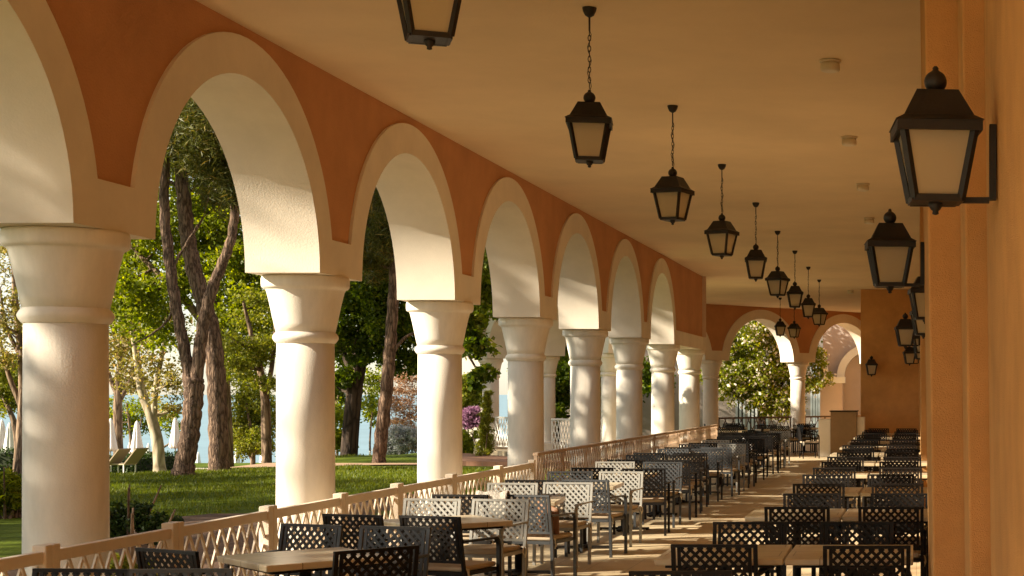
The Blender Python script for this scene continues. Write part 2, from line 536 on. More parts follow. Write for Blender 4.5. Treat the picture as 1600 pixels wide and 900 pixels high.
def arcade(name, label, O, d, k0, k1, ztop, solid=(), cream=CREAM, terra=TERRA, TH=TH):
    """piers at s = k*PITCH, inner face at t=0, outer at t=TH"""
    M = frame(O, d)
    root = thing(name, label, 'arcade')
    half = PITCH / 2

    def loop_strip(mb, prof, t0, t1, closed=False):
        pass
    for k in range(k0, k1):
        c = k * PITCH + half
        if k in solid:
            mb = MB()
            mb.box(k * PITCH + 0.24, (k + 1) * PITCH - 0.24, 0, TH, ZS, ZS + 0.33)
            mb.build('lintel', cream, root, xf=M)
            MB().box(k * PITCH + 0.24, (k + 1) * PITCH - 0.24, REC, TH - REC, ZS + 0.33, ZS + RO * ZK).build('spandrel', terra, root, xf=M)
            continue
        mb = MB()
        N = 40
        vs, fs = [], []
        for i in range(N + 1):
            a = math.pi * i / N
            ca, sa = math.cos(a), math.sin(a)
            for r, t in ((RI, 0), (RO, 0), (RO, TH), (RI, TH)):
                vs.append((c + r * ca, t, ZS + r * sa * ZK))
        for i in range(N):
            for q in range(4):
                fs.append((i * 4 + q, i * 4 + (q + 1) % 4, (i + 1) * 4 + (q + 1) % 4, (i + 1) * 4 + q))
        fs.append((0, 1, 2, 3))
        fs.append((N * 4 + 3, N * 4 + 2, N * 4 + 1, N * 4))
        mb.add(vs, fs)
        o = mb.build('arch', cream, root, xf=M)
        for p in o.data.polygons:
            p.use_smooth = True
        o.data.set_sharp_from_angle(angle=R(35))
    for k in range(k0, k1 + 1):
        s = k * PITCH
        la, ra = (k - 1 >= k0 and (k - 1) not in solid), (k < k1 and k not in solid)
        l0 = -0.21 if (la or k > k0) else -0.54
        r0 = 0.21 if (ra or k < k1) else 0.54
        zz = [0.0, RO * ZK * math.sin(math.pi / 40), RO * ZK * math.sin(2 * math.pi / 40)]
        hw = [half - RO * math.cos(a * math.pi / 40) for a in range(4)]
        z3 = RO * ZK * math.sin(3 * math.pi / 40)
        f3 = (0.33 - zz[2]) / (z3 - zz[2])
        zz.append(0.33)
        hw[3] = hw[2] + (hw[3] - hw[2]) * f3
        rr = [(hw[q] if ra else (0.24 if k < k1 else 0.54), zz[q]) for q in range(4)]
        ll = [(-hw[q] if la else (-0.24 if k > k0 else -0.54), zz[q]) for q in range(4)]
        pg = [(s + x, ZS + z) for x, z in rr] + [(s + x, ZS + z) for x, z in ll[::-1]]
        MB().add([(x, 0, z) for x, z in pg] + [(x, TH, z) for x, z in pg],
                 [tuple(range(8)), tuple(range(8, 16))[::-1]] + [(q, (q + 1) % 8, 8 + (q + 1) % 8, 8 + q) for q in range(8)]).build('impost', cream, root, xf=M)
        # spandrel between neighbouring arches
        N = 14
        L, Rr = [], []
        for i in range(N + 1):
            z = 0.33 + ((RO * ZK - 0.33) * i / N)
            hw = half - math.sqrt(max(0, RO * RO - min(z / ZK, RO) ** 2))
            zz = ZS + z
            L.append((-hw if la else (-0.24 if k > k0 else -0.54), zz))
            Rr.append((hw if ra else (0.24 if k < k1 else 0.54), zz))
        poly = [(s + x, z) for x, z in Rr] + [(s + x, z) for x, z in L[::-1]]
        vs = [(x, REC, z) for x, z in poly] + [(x, TH - REC, z) for x, z in poly]
        n = len(poly)
        fs = []
        for i in range(N):
            fs.append((i, i + 1, n - 2 - i, n - 1 - i))
            fs.append((n + i, n + n - 1 - i, n + n - 2 - i, n + i + 1))
        for i in range(n):
            fs.append((i, (i + 1) % n, n + (i + 1) % n, n + i))
        MB().add(vs, fs).build('spandrel', terra, root, xf=M)
    MB().box(k0 * PITCH - 0.54, k1 * PITCH + 0.54, REC, TH - REC, ZS + RO * ZK, ztop).build('upper_wall', terra, root, xf=M)
    return root


def column_proto(z0, plinth):
    root = thing('column', 'x', 'column')
    MB().lathe([(0.268, z0), (0.266, 0.4), (0.263, 1.4), (0.259, 2.30)], 48).build('shaft', CREAM_COL, root)
    ring = [(0.258, 2.272)] + [(0.266 + 0.030 * math.sin(math.pi * i / 10), 2.275 + 0.105 * i / 10) for i in range(11)] + [(0.266, 2.382)]
    MB().lathe(ring, 48).build('ring', CREAM_COL, root)
    cap = [(0.268, 2.381), (0.284, 2.46), (0.306, 2.57), (0.329, 2.68), (0.350, 2.765), (0.358, 2.782), (0.364, 2.786), (0.386, 2.797), (0.394, 2.812), (0.397, 2.84), (0.396, 2.885), (0.388, 2.907)]
    MB().lathe(cap, 48).build('capital', CREAM_COL, root)
    if plinth:
        MB().box(-0.42, 0.42, -0.42, 0.42, -0.3, 0.32).build('plinth', CREAM_COL, root, bevel=0.03)
    return root


colp = column_proto(-0.4, False)
colt = make_tree(colp)
CGROUP = 'columns of the garden arcade'
k_of = {}
labels_col = {
    -2: 'cream stucco column of the arcade behind the viewer, second out of view',
    -1: 'cream stucco column of the arcade just out of view beside the viewer',
    0: 'large nearest cream column in shade, at far left by the fence',
    1: 'sunlit cream column right of the twin pine trunks',
    2: 'sunlit cream column between the leaning pine and the purple blossom',
    3: 'dappled grey cream column where the white fence meets the tan railing',
    4: 'cream column fifth from the front, lattice screen showing beside it',
    5: 'cream column sixth from the front, behind the tan railing',
    6: 'shaded cream column seventh from the front, before the lit end column',
    7: 'brightly lit last column of the garden arcade at the wall end',
}
first = True
for k in range(-2, 8):
    loc = (-5.5 - TH / 2, 10.56 + PITCH * k, 0)
    if first:
        colp.location = loc
        colp['label'] = labels_col[k]
        colp['group'] = CGROUP
        first = False
    else:
        dup(colt, loc, 0, labels_col[k], CGROUP)

# main arcade: inner face x=-5.5, running along +Y, outward is -X
arcade('arcade_wall', 'long terracotta arcade wall with cream arches between gallery and garden', (-5.5, 10.56), (0, 1), -3, 7, 6.2, solid=(6,))
dup(colt, (-5.5 - TH / 2, 10.56 - 3 * PITCH, 0), 0, 'cream stucco column of the arcade behind the viewer, third out of view', CGROUP)

# wing in front: goes out to the left at the end of the gallery
dW = Vector((-2.55, 3.2, 0)).normalized()
OW = Vector((-5.75, 40.15, 0))
arcade('arcade_wall', 'pale outer arcade wall of the side wing seen through the garden arches', OW, dW, 0, 3, 9.5, terra=mat('pinkish wing plaster', (0.62, 0.45, 0.33), 0.9, var=0.12, vscale=1.2, bump=0.3))  # unseen height above the ceiling added to shade the house behind
wing = column_proto(-0.3, True)
wt = make_tree(wing)
nW = Vector((-dW.y, dW.x, 0))
wlab = ['cream wing column behind the tan railing, nearest the arcade corner', 'cream wing column between the two white lattice screens', 'outermost cream wing column on a square plinth beside the green hedge']
for i in range(3):
    p = OW + dW * PITCH * (i + 1) + nW * TH / 2
    if i == 0:
        wing.location = p
        wing.rotation_euler = (0, 0, math.atan2(dW.y, dW.x))
        wing['label'] = wlab[0]
        wing['group'] = 'columns of the side wing'
    else:
        dup(wt, p, math.atan2(dW.y, dW.x), wlab[i], 'columns of the side wing')

# end wall, turned by about 48 degrees
dE = Vector((math.cos(R(48.5)), math.sin(R(48.5)), 0))
OE = Vector((-6.78, 52.3, 0))
nE = Vector((-dE.y, dE.x, 0))
arcade('arcade_wall', 'dark terracotta end arcade with two arches closing the far end', OE - nE * 0.0, dE, -1, 2, 11.5)  # wall raised out of sight, added height casts shade on the house
elab = ['column of the end arcade hidden at the left by the garden columns', 'shaded column of the end arcade at its left arch', 'column of the end arcade between its two arches', 'column of the end arcade next to the orange projecting wall']
for i, k in enumerate((-1, 0, 1, 2)):
    p = OE + dE * PITCH * k + nE * TH / 2
    dup(colt, p, 0.3, elab[i], 'columns of the end arcade')

# ------------------------------------------------------------------ right wall
rw = thing('side_wall', 'orange rendered side wall with stepped pilasters along the gallery', 'wall')


def wallbox(name, x0b, x0t, x1, y0, y1, m=ORANGE):
    """face towards the gallery leans: x0b at floor, x0t at the ceiling"""
    vs = [(x0b, y0, 0), (x1, y0, 0), (x1, y1, 0), (x0b, y1, 0), (x0t, y0, 4.805), (x1, y0, 4.805), (x1, y1, 4.805), (x0t, y1, 4.805)]
    return MB().add(vs, [(0, 3, 2, 1), (4, 5, 6, 7), (0, 1, 5, 4), (1, 2, 6, 5), (2, 3, 7, 6), (3, 0, 4, 7)]).build(name, m, rw, bevel=0.012, segs=2)


wallbox('pilaster', 0.100, 0.028, 0.40, 8.05, 11.8)
wallbox('pilaster_return', 0.265, 0.20, 0.45, 7.3, 8.047)
wallbox('wall_panel', 0.365, 0.305, 0.8, 4.55, 7.297)
wallbox('pilaster', 0.50, 0.46, 0.9, 1.5, 4.547)
wallbox('wall_panel', 0.62, 0.60, 0.9, -14, 1.497)
wallbox('wall_panel', 0.36, 0.33, 0.8, 11.803, 24.4)
wallbox('pilaster', 0.075, 0.055, 0.5, 24.403, 28.2)
wallbox('wall_panel', 0.36, 0.33, 0.8, 28.203, 40.4)
wallbox('pilaster', 0.075, 0.055, 0.5, 40.403, 44.597)
wb = MB().box(-1.62, 0.8, 44.6, 62, 0, 4.805).build('projecting_wall', ORANGE, bevel=0.012)
tag(wb, 'dark orange projecting wall block at the right end of the gallery', 'wall')

# ------------------------------------------------------------------ fences
def lattice(mb, p0, p1, z0, z1, period, w, t, lean):
    """crossing diagonal bars between p0 and p1 (xy), clipped to the rectangle"""
    p0, p1 = Vector((*p0, 0)), Vector((*p1, 0))
    L = (p1 - p0).length
    d = (p1 - p0) / L
    n = Vector((-d.y, d.x, 0))
    H = z1 - z0
    run = H * lean
    for sgn in (1, -1):
        s = -run
        while s < L:
            a, b = s, s + run       # at z0 -> z1 (or reverse)
            ta, tb = 0.0, 1.0
            if a < 0:
                ta = -a / run
            if b > L:
                tb = (L - a) / run
            if tb - ta > 0.04:
                za, zb = (z0 + H * ta, z0 + H * tb) if sgn > 0 else (z1 - H * ta, z1 - H * tb)
                A = p0 + d * (a + run * ta) + n * (sgn * t * 0.45)
                B = p0 + d * (a + run * tb) + n * (sgn * t * 0.45)
                mb.bar((A.x, A.y, za), (B.x, B.y, zb), t, w, up=(n.x, n.y, 0)) if False else mb.bar((A.x, A.y, za), (B.x, B.y, zb), w, t, up=(n.x, n.y, 0))
            s += period


FX = -5.36
posts = [6.3, 7.9, 9.46, 11.07, 12.7, 14.3, 15.85, 17.7, 19.7, 21.45]
fence = thing('lattice_fence', 'low pinkish cream wooden lattice fence with square posts along the near gallery', 'fence', (FX, posts[0], 0))
fx = Matrix.Translation((-FX, -posts[0], 0))
for i, y in enumerate(posts):
    mb = MB()
    mb.box(FX - 0.045, FX + 0.045, y - 0.082, y - 0.003, 0, 0.868)
    if i < len(posts) - 1:
        mb.box(FX - 0.045, FX + 0.045, y + 0.003, y + 0.082, 0, 0.868)
    mb.build('post', FENCEM, fence, bevel=0.008, xf=fx)
for i in range(len(posts) - 1):
    y0, y1 = posts[i] + 0.084, posts[i + 1] - 0.084
    mb = MB().box(FX - 0.03, FX + 0.03, y0, y1, 0.755, 0.83).box(FX - 0.025, FX + 0.025, y0, y1, 0.06, 0.115)
    mb.build('rail', FENCEM, fence, bevel=0.006, xf=fx)
    mb = MB()
    lattice(mb, (FX, y0), (FX, y1), 0.116, 0.754, 0.175, 0.024, 0.014, 0.58)
    mb.build('lattice_panel', FENCEM, fence, xf=fx)

F2a, F2b = 21.6, 41.2
f2 = thing('lattice_railing', 'taller tan lattice railing with flat handrail along the far gallery', 'railing', (FX, F2a, 0))
fx = Matrix.Translation((-FX, -F2a, 0))
MB().box(FX - 0.035, FX + 0.035, F2a, F2b, 0.915, 0.957).build('handrail', FENCE2, f2, bevel=0.005, xf=fx)
yy = F2a
seg = (F2b - F2a) / 12
for i in range(13):
    y = F2a + 0.025 + i * (F2b - F2a - 0.05) / 12
    MB().box(FX - 0.022, FX + 0.022, y - 0.022, y + 0.022, 0, 0.914).build('upright', FENCE2, f2, xf=fx)
for i in range(12):
    y0 = F2a + 0.048 + i * (F2b - F2a - 0.05) / 12
    y1 = y0 + (F2b - F2a - 0.05) / 12 - 0.046
    mb = MB()
    lattice(mb, (FX, y0), (FX, y1), 0.09, 0.912, 0.16, 0.020, 0.012, 0.42)
    mb.box(FX - 0.015, FX + 0.015, y0, y1, 0.055, 0.088)
    mb.build('lattice_panel', FENCE2, f2, xf=fx)


def short_railing(name, label, a, b, h, m, period, w, lean, rail=0.045):
    a, b = Vector((*a, 0)), Vector((*b, 0))
    rt = thing(name, label, 'railing', a)
    fx = Matrix.Translation(-a)
    d = (b - a).normalized()
    mb = MB()
    mb.bar((a.x, a.y, h), (b.x, b.y, h), rail, rail)
    mb.build('handrail', m, rt, xf=fx)
    mb = MB()
    mb.bar((a.x, a.y, 0.1), (b.x, b.y, 0.1), 0.03, 0.03)
    mb.build('bottom_rail', m, rt, xf=fx)
    mb = MB()
    lattice(mb, (a.x, a.y), (b.x, b.y), 0.115, h - rail / 2, period, w, 0.012, lean)
    mb.build('lattice_panel', m, rt, xf=fx)
    for p in (a, b):
        q = p + (d * 0.03 if p is a else d * -0.03)
        MB().box(q.x - .025, q.x + .025, q.y - .025, q.y + .025, 0, h - rail / 2 - 0.002).build('upright', m, rt, xf=fx)


RAILDARK = mat('dark brown railing', (0.085, 0.05, 0.03), 0.5)
for i, lb in ((1, 'white lattice screen between wing columns, left of the dark tree gap'), (2, 'white lattice screen between the outer wing columns')):
    a = OW + dW * (PITCH * i + 0.36) + nW * TH / 2
    b = OW + dW * (PITCH * (i + 1) - 0.36) + nW * TH / 2
    short_railing('lattice_screen', lb, (a.x, a.y), (b.x, b.y), 1.02, WHITEP, 0.2, 0.035, 0.55)
for i, lb in ((0, 'dark lattice railing under the left arch of the end arcade'), (1, 'dark lattice railing under the right arch of the end arcade')):
    a = OE + dE * (PITCH * i + 0.34) + nE * TH / 2
    b = OE + dE * (PITCH * (i + 1) - 0.34) + nE * TH / 2
    short_railing('lattice_railing', lb, (a.x, a.y), (b.x, b.y), 0.93, RAILDARK, 0.36, 0.03, 0.55, rail=0.06)

# ------------------------------------------------------------------ lanterns
def lantern_parts(root, z):
    """lantern body, lower tip at z=0 relative; about 0.6 m tall"""
    o = (0, 0, z)
    fr = MB()
    wt_, wb_, zt, zb = 0.290, 0.190, 0.345, 0.06
    # corner posts of the tapering cage
    for i, j in ((-1, -1), (1, -1), (1, 1), (-1, 1)):
        fr.bar((i * wb_ / 2, j * wb_ / 2, zb + z), (i * wt_ / 2, j * wt_ / 2, zt + z), 0.026, 0.026, up=(i, j, 0))
    for w, zz, h in ((wt_, zt, 0.03), (wb_, zb, 0.028)):
        c = w / 2
        for s in (-1, 1):
            fr.bar((-c, s * c, zz + z), (c, s * c, zz + z), 0.024, h)
            fr.bar((s * c, -c + 0.012, zz + z), (s * c, c - 0.012, zz + z), 0.022, h - 0.002)
    fr.box(-wb_ / 2 + 0.012, wb_ / 2 - 0.012, -wb_ / 2 + 0.012, wb_ / 2 - 0.012, zb + z - 0.012, zb + z - 0.004)
    fr.build('frame', LANTM, root)
    for a in range(4):
        g = MB()
        b0, t0 = wb_ / 2 - 0.012, wt_ / 2 - 0.012
        yb, yt = wb_ / 2 - 0.004, wt_ / 2 - 0.004
        g.add([(-b0, -yb, zb + z + .012), (b0, -yb, zb + z + .012), (t0, -yt, zt + z - .012), (-t0, -yt, zt + z - .012),
               (-b0, -yb + .004, zb + z + .012), (b0, -yb + .004, zb + z + .012), (t0, -yt + .004, zt + z - .012), (-t0, -yt + .004, zt + z - .012)],
              [(0, 1, 2, 3), (7, 6, 5, 4), (0, 4, 5, 1), (1, 5, 6, 2), (2, 6, 7, 3), (3, 7, 4, 0)])
        g.build('glass_pane', GLASS, root, xf=Matrix.Rotation(a * math.pi / 2, 4, 'Z'))
    rf = MB()
    rf.frustum(0.37, 0.395 + z, 0.375, 0.438 + z) if False else None
    # skirt, then hipped roof with flat top
    for s in (-1, 1):
        rf.box(-0.172, 0.172, s * 0.167 - 0.005, s * 0.167 + 0.005, 0.322 + z, 0.364 + z)
        rf.box(s * 0.167 - 0.005, s * 0.167 + 0.005, -0.161, 0.161, 0.322 + z, 0.364 + z)
    rf.frustum(0.356, 0.3645 + z, 0.282, 0.388 + z)
    rf.frustum(0.282, 0.3885 + z, 0.170, 0.50 + z)
    rf.build('roof', LANTM, root)
    ball = [(0.03, 0.498), (0.03, 0.506)] + [(0.045 * math.sin(math.pi * (i + 1.5) / 12) + 0.002, 0.545 - 0.046 * math.cos(math.pi * (i + 1.5) / 12)) for i in range(10)] + [(0.012, 0.594), (0.013, 0.602), (0.006, 0.61)]
    MB().lathe([(r, h + z) for r, h in ball], 20).build('finial', LANTM, root)
    tip = [(0.004, 0.0), (0.014, 0.004), (0.012, 0.016), (0.02, 0.022), (0.03, 0.04), (0.028, 0.05), (0.02, 0.056)]
    MB().lathe([(r, h + z) for r, h in tip], 16).build('bottom_finial', LANTM, root)


# hanging lanterns: root on the ceiling
CZ = 4.81
pend = thing('hanging_lantern', 'x', 'lantern', (0, 0, 0), 0, 'lanterns hanging in a line from the ceiling')
zb_ = -1.25
lantern_parts(pend, zb_)
MB().lathe([(0.012, -0.075), (0.035, -0.06), (0.05, -0.03), (0.055, -0.008), (0.055, -0.001)], 20).build('ceiling_rose', LANTM, pend)
ch = MB()
ztop, zbot = -0.072, zb_ + 0.604
ch.tube([(0, 0, ztop, 0.0075), (0, 0, ztop - 0.11, 0.0075)], 6)
# oval links
zc = ztop - 0.105
i = 0
while zc > zbot + 0.02:
    pts = []
    for q in range(9):
        t = 2 * math.pi * q / 8
        x, zz = 0.011 * math.cos(t), 0.026 * math.sin(t)
        pts.append((x if i % 2 else 0, 0 if i % 2 else x, zc - 0.02 + zz, 0.0036))
    ch.tube(pts, 5, cap=False)
    zc -= 0.041
    i += 1
# cable winding down the chain
ch.tube([(0.014 * math.sin(j * 1.1), 0.012 * math.cos(j * 0.9), ztop - 0.1 + (zbot - ztop + 0.1) * j / 14, 0.0032) for j in range(15)], 5)
ch.build('chain', LANTM, pend)
pt = make_tree(pend)
pl = [(671, None, 7.88), (921, 12, 12.0), (1051, 165, 16.09), (1128, 257, 20.23), (1181, 317, 24.3), (1215, 361, 28.55), (1242, 392, 32.5), (1263, 417, 36.65), (1280, 437, 40.8)]
rots = [0.40, 0.16, -0.28, -0.32, 0.12, -0.42, 0.12, 0.10, -0.5, ]
plab = ['hanging lantern cut off by the top edge, nearest the viewer', 'hanging lantern second nearest, its whole chain and rose in view', 'hanging lantern third from the front, turned to show two panes',
        'hanging lantern fourth from the front, between a long chain and the wall corner', 'hanging lantern fifth from the front', 'hanging lantern sixth from the front in the ceiling line',
        'hanging lantern seventh from the front in the ceiling line', 'hanging lantern eighth from the front, before the end arcade', 'last small hanging lantern of the central line by the end wall']
for i, (px, py, Y) in enumerate(pl):
    loc = ((px - CX) * Y / F, Y, CZ)
    if i == 0:
        pend.location = loc
        pend.rotation_euler = (0, 0, rots[0])
        pend['label'] = plab[0]
    else:
        dup(pt, loc, rots[i], plab[i], 'lanterns hanging in a line from the ceiling')
for px, py, Y, rz, lb in ((1219, 510, 48.5, 0.2, 'small far hanging lantern in front of the left end arch'), (1241, 521, 50.0, -0.3, 'small far hanging lantern before the pier between the end arches')):
    dup(pt, ((px - CX) * Y / F, Y, CZ), rz, lb, 'lanterns hanging near the end arcade')

# wall lanterns: root at the wall plate
wl = thing('wall_lantern', 'x', 'lantern', (0, 0, 0), 0, 'lanterns on brackets along the side wall')
lb_ = MB()
# local: wall plane at x=0, lantern centre at x=-0.25, bottom tip z=0
tmp = thing('tmp', 'x', 'x')
lantern_parts(tmp, 0.0)
for c in kids(tmp):
    c.data.transform(Matrix.Translation((-0.25, 0, 0)) @ Matrix.Rotation(0.10, 4, 'Z'))
    c.parent = wl
bpy.data.objects.remove(tmp)
MB().box(-0.03, 0.0, -0.022, 0.022, 0.06, 0.37).build('wall_plate', LANTM, wl, bevel=0.003)
MB().box(-0.25, -0.03, -0.012, 0.012, 0.048, 0.072).build('bracket', LANTM, wl)
wlt = make_tree(wl)
wlist = [(0.328, 6.3, 2.53, 0.12, 'largest wall lantern nearest the viewer on the right'), (0.058, 11.1, 2.52, 0.05, 'second wall lantern, on the near pilaster edge'),
         (0.342, 16.3, 2.53, 0, 'third wall lantern, partly behind the near pilaster'), (0.342, 20.7, 2.53, 0.1, 'fourth wall lantern, just beneath the third one'),
         (0.063, 25.6, 2.53, 0.1, 'wall lantern standing free left of its neighbours on the middle pilaster'), (0.342, 30.0, 2.53, 0, 'small far wall lantern in the second recess, upper one'),
         (0.342, 35.5, 2.53, 0, 'small far wall lantern in the second recess, lower one'), (0.063, 41.2, 2.53, 0.1, 'farthest wall lantern on the last pilaster')]
for i, (x, y, z, rz, lb) in enumerate(wlist):
    if i == 0:
        wl.location = (x, y, z)
        wl['label'] = lb
    else:
        dup(wlt, (x, y, z), 0, lb, 'lanterns on brackets along the side wall')
dup(wlt, (-1.30, 44.598, 2.27), math.pi / 2, 'tiny lantern on the projecting orange wall facing the gallery')

# smoke detectors
sd = thing('smoke_detector', 'x', 'smoke detector', (0, 0, CZ), 0, 'smoke detectors along the ceiling')
MB().lathe([(0.092, -0.022), (0.098, -0.018), (0.098, -0.001)], 28).build('base', PLASTIC, sd)
MB().lathe([(0.060, -0.105), (0.080, -0.098), (0.088, -0.085), (0.088, -0.045), (0.082, -0.04), (0.082, -0.0225)], 28).build('sensor_head', PLASTIC, sd)
sdt = make_tree(sd)
sdl = [(-0.78, 13.9, 'largest cream smoke detector nearest the viewer on the ceiling'), (-0.79, 18.06, 'second smoke detector left of the big wall lantern'), (-0.77, 22.1, 'third smoke detector on the ceiling'),
       (-0.81, 26.4, 'fourth smoke detector, above the second wall lantern'), (-1.93, 45.0, 'farthest smoke detector above the end arches')]
for i, (x, y, lb) in enumerate(sdl):
    if i == 0:
        sd.location = (x, y, CZ)
        sd['label'] = lb
    else:
        dup(sdt, (x, y, CZ), 0, lb, 'smoke detectors along the ceiling')

# ------------------------------------------------------------------ chairs and tables
def back_panel():
    mb = MB()
    zt, zb2 = 0.835, 0.505
    yt, yb2 = -0.055, 0.0
    sl = (yt - yb2) / (zt - zb2)

    def Y(z):
        return yb2 + (z - zb2) * sl
    for s in (-1, 1):          # outer posts
        mb.bar((s * 0.258, Y(0.44), 0.44), (s * 0.258, Y(0.85), 0.85), 0.026, 0.022, up=(0, 1, 0))
        mb.bar((s * 0.222, Y(0.495), 0.495), (s * 0.222, Y(0.836), 0.836), 0.022, 0.012, up=(0, 1, 0))
    mb.bar((-0.271, Y(0.845), 0.845), (0.271, Y(0.845), 0.845), 0.024, 0.020, up=(0, 0, 1))
    mb.bar((-0.244, Y(0.50), 0.50), (0.244, Y(0.50), 0.50), 0.014, 0.022, up=(0, 0, 1))
    # diagonal lattice
    hw, z0, z1 = 0.212, 0.51, 0.835
    per = 0.060
    for sg in (1, -1):
        H = z1 - z0
        run = H * 1.02
        s = -hw - run + per * 0.3
        while s < hw:
            ta, tb = 0.0, 1.0
            if s < -hw:
                ta = (-hw - s) / run
            if s + run > hw:
                tb = (hw - s) / run
            if tb - ta > 0.02:
                za, zb_ = (z0 + H * ta, z0 + H * tb) if sg > 0 else (z1 - H * ta, z1 - H * tb)
                off = 0.0012 * sg
                mb.bar((s + run * ta, Y(za) + off, za), (s + run * tb, Y(zb_) + off, zb_), 0.0195, 0.005, up=(0, 1, 0))
            s += per
    return mb


chair = thing('lattice_chair', 'x', 'chair')
back_panel().build('backrest', BLACKM, chair)
for s in (-1, 1):
    MB().bar((s * 0.258, 0.035, 0), (s * 0.258, 0.012, 0.439), 0.03, 0.024, up=(0, 1, 0)).build('leg', BLACKM, chair)
    mb = MB()
    pts = [(s * 0.262, 0.475, 0.0), (s * 0.262, 0.475, 0.59), (s * 0.262, 0.465, 0.625), (s * 0.262, 0.44, 0.645)]
    for a, b in zip(pts[:-1], pts[1:]):
        mb.bar(a, b, 0.03, 0.024, up=(0, 1, 0.01))
    mb.build('leg', BLACKM, chair)
    MB().bar((s * 0.262, 0.445, 0.652), (s * 0.262, -0.02, 0.66), 0.04, 0.016).build('armrest', BLACKM, chair)
mb = MB()
for s in (-1, 1):
    mb.box(s * 0.243 - 0.0115, s * 0.243 + 0.0115, 0.025, 0.46, 0.39, 0.42)
mb.box(-0.231, 0.231, 0.44, 0.463, 0.388, 0.418)
mb.box(-0.231, 0.231, 0.02, 0.043, 0.388, 0.418)
for q in range(8):
    mb.box(-0.231, 0.231, 0.055 + q * 0.047, 0.09 + q * 0.047, 0.402, 0.416)
mb.build('seat_frame', BLACKM, chair)
cu = MB().box(-0.235, 0.235, 0.035, 0.485, 0.4205, 0.462).build('seat_cushion', CUSH, chair, bevel=0.016, segs=3)
for p in cu.data.polygons:
    p.use_smooth = True
mb = MB()
for s in (-1, 1):
    x0 = s * 0.235
    mb.tube([(x0, 0.05, 0.445, .005), (x0 + s * .03, 0.03, 0.45, .006), (x0 + s * .045, 0.03, 0.43, .006), (x0 + s * .05, 0.035, 0.39, .006), (x0 + s * .04, 0.04, 0.35, .005)], 5)
    mb.tube([(x0, 0.05, 0.445, .005), (x0 + s * .035, 0.06, 0.44, .006), (x0 + s * .03, 0.065, 0.40, .005), (x0 + s * .045, 0.06, 0.37, .005)], 5)
mb.build('tie_ribbon', RIBBON, cu)
ctree = make_tree(chair)
# recoloured copies of the metal meshes for the slate and silver chairs
SW = {'skylit': {}, 'sunned': {}}
for c in kids(chair):
    if c.data.materials[0] is BLACKM:
        for nm, mm in (('skylit', SKYLIT), ('sunned', SUNNED)):
            d = c.data.copy()
            d.materials[0] = mm
            SW[nm][c.data.name] = d
_used = [False]
JUT = random.Random(5)


def place_chair(x, y, facing, rz, tone, label, group):
    """facing 'away' has its back to the viewer, 'here' faces the viewer; (x, y) is the middle of the back"""
    ang = R(rz) + (math.pi if facing == 'here' else 0)
    if not _used[0]:
        chair.location = (x, y, 0)
        chair.rotation_euler = (0, 0, ang)
        chair['label'] = label
        chair['group'] = group
        _used[0] = True
        return chair
    return dup(ctree, (x, y, 0), ang, label, group, None, SW.get(tone))


def table_proto(w, d, name):
    t = thing(name, 'x', 'table')
    MB().box(-w / 2, w / 2, -d / 2, d / 2, 0.700, 0.742).build('table_top', TABLEM, t, bevel=0.008)
    MB().box(-w / 2 + 0.06, w / 2 - 0.06, -d / 2 + 0.06, d / 2 - 0.06, 0.678, 0.698).build('apron', BLACKM, t)
    MB().lathe([(0.038, 0.045), (0.038, 0.66), (0.07, 0.677)], 18).build('pedestal', BLACKM, t)
    mb = MB()
    mb.box(-0.33, 0.33, -0.035, 0.035, 0.012, 0.034).box(-0.035, 0.035, -0.33, -0.036, 0.012, 0.034).box(-0.035, 0.035, 0.036, 0.33, 0.012, 0.034)
    for p in ((-.31, 0), (.31, 0), (0, -.31), (0, .31)):
        mb.lathe([(0.022, 0.0), (0.022, 0.0115)], 10, c=(p[0], p[1], 0))
    mb.lathe([(0.08, 0.0345), (0.075, 0.05), (0.04, 0.055)], 18)
    mb.build('base', BLACKM, t)
    return t


tabA = table_proto(0.82, 0.82, 'dining_table')
tA = make_tree(tabA)
tabB = table_proto(0.82, 0.92, 'dining_table')
tB = make_tree(tabB)
_tu = {'A': False, 'B': False}


def place_table(kind, x, y, rz, label, group):
    p, tr = (tabA, tA) if kind == 'A' else (tabB, tB)
    if not _tu[kind]:
        p.location = (x, y, 0)
        p.rotation_euler = (0, 0, R(rz))
        p['label'] = label
        p['group'] = group
        _tu[kind] = True
        return p
    return dup(tr, (x, y, 0), R(rz), label, group)


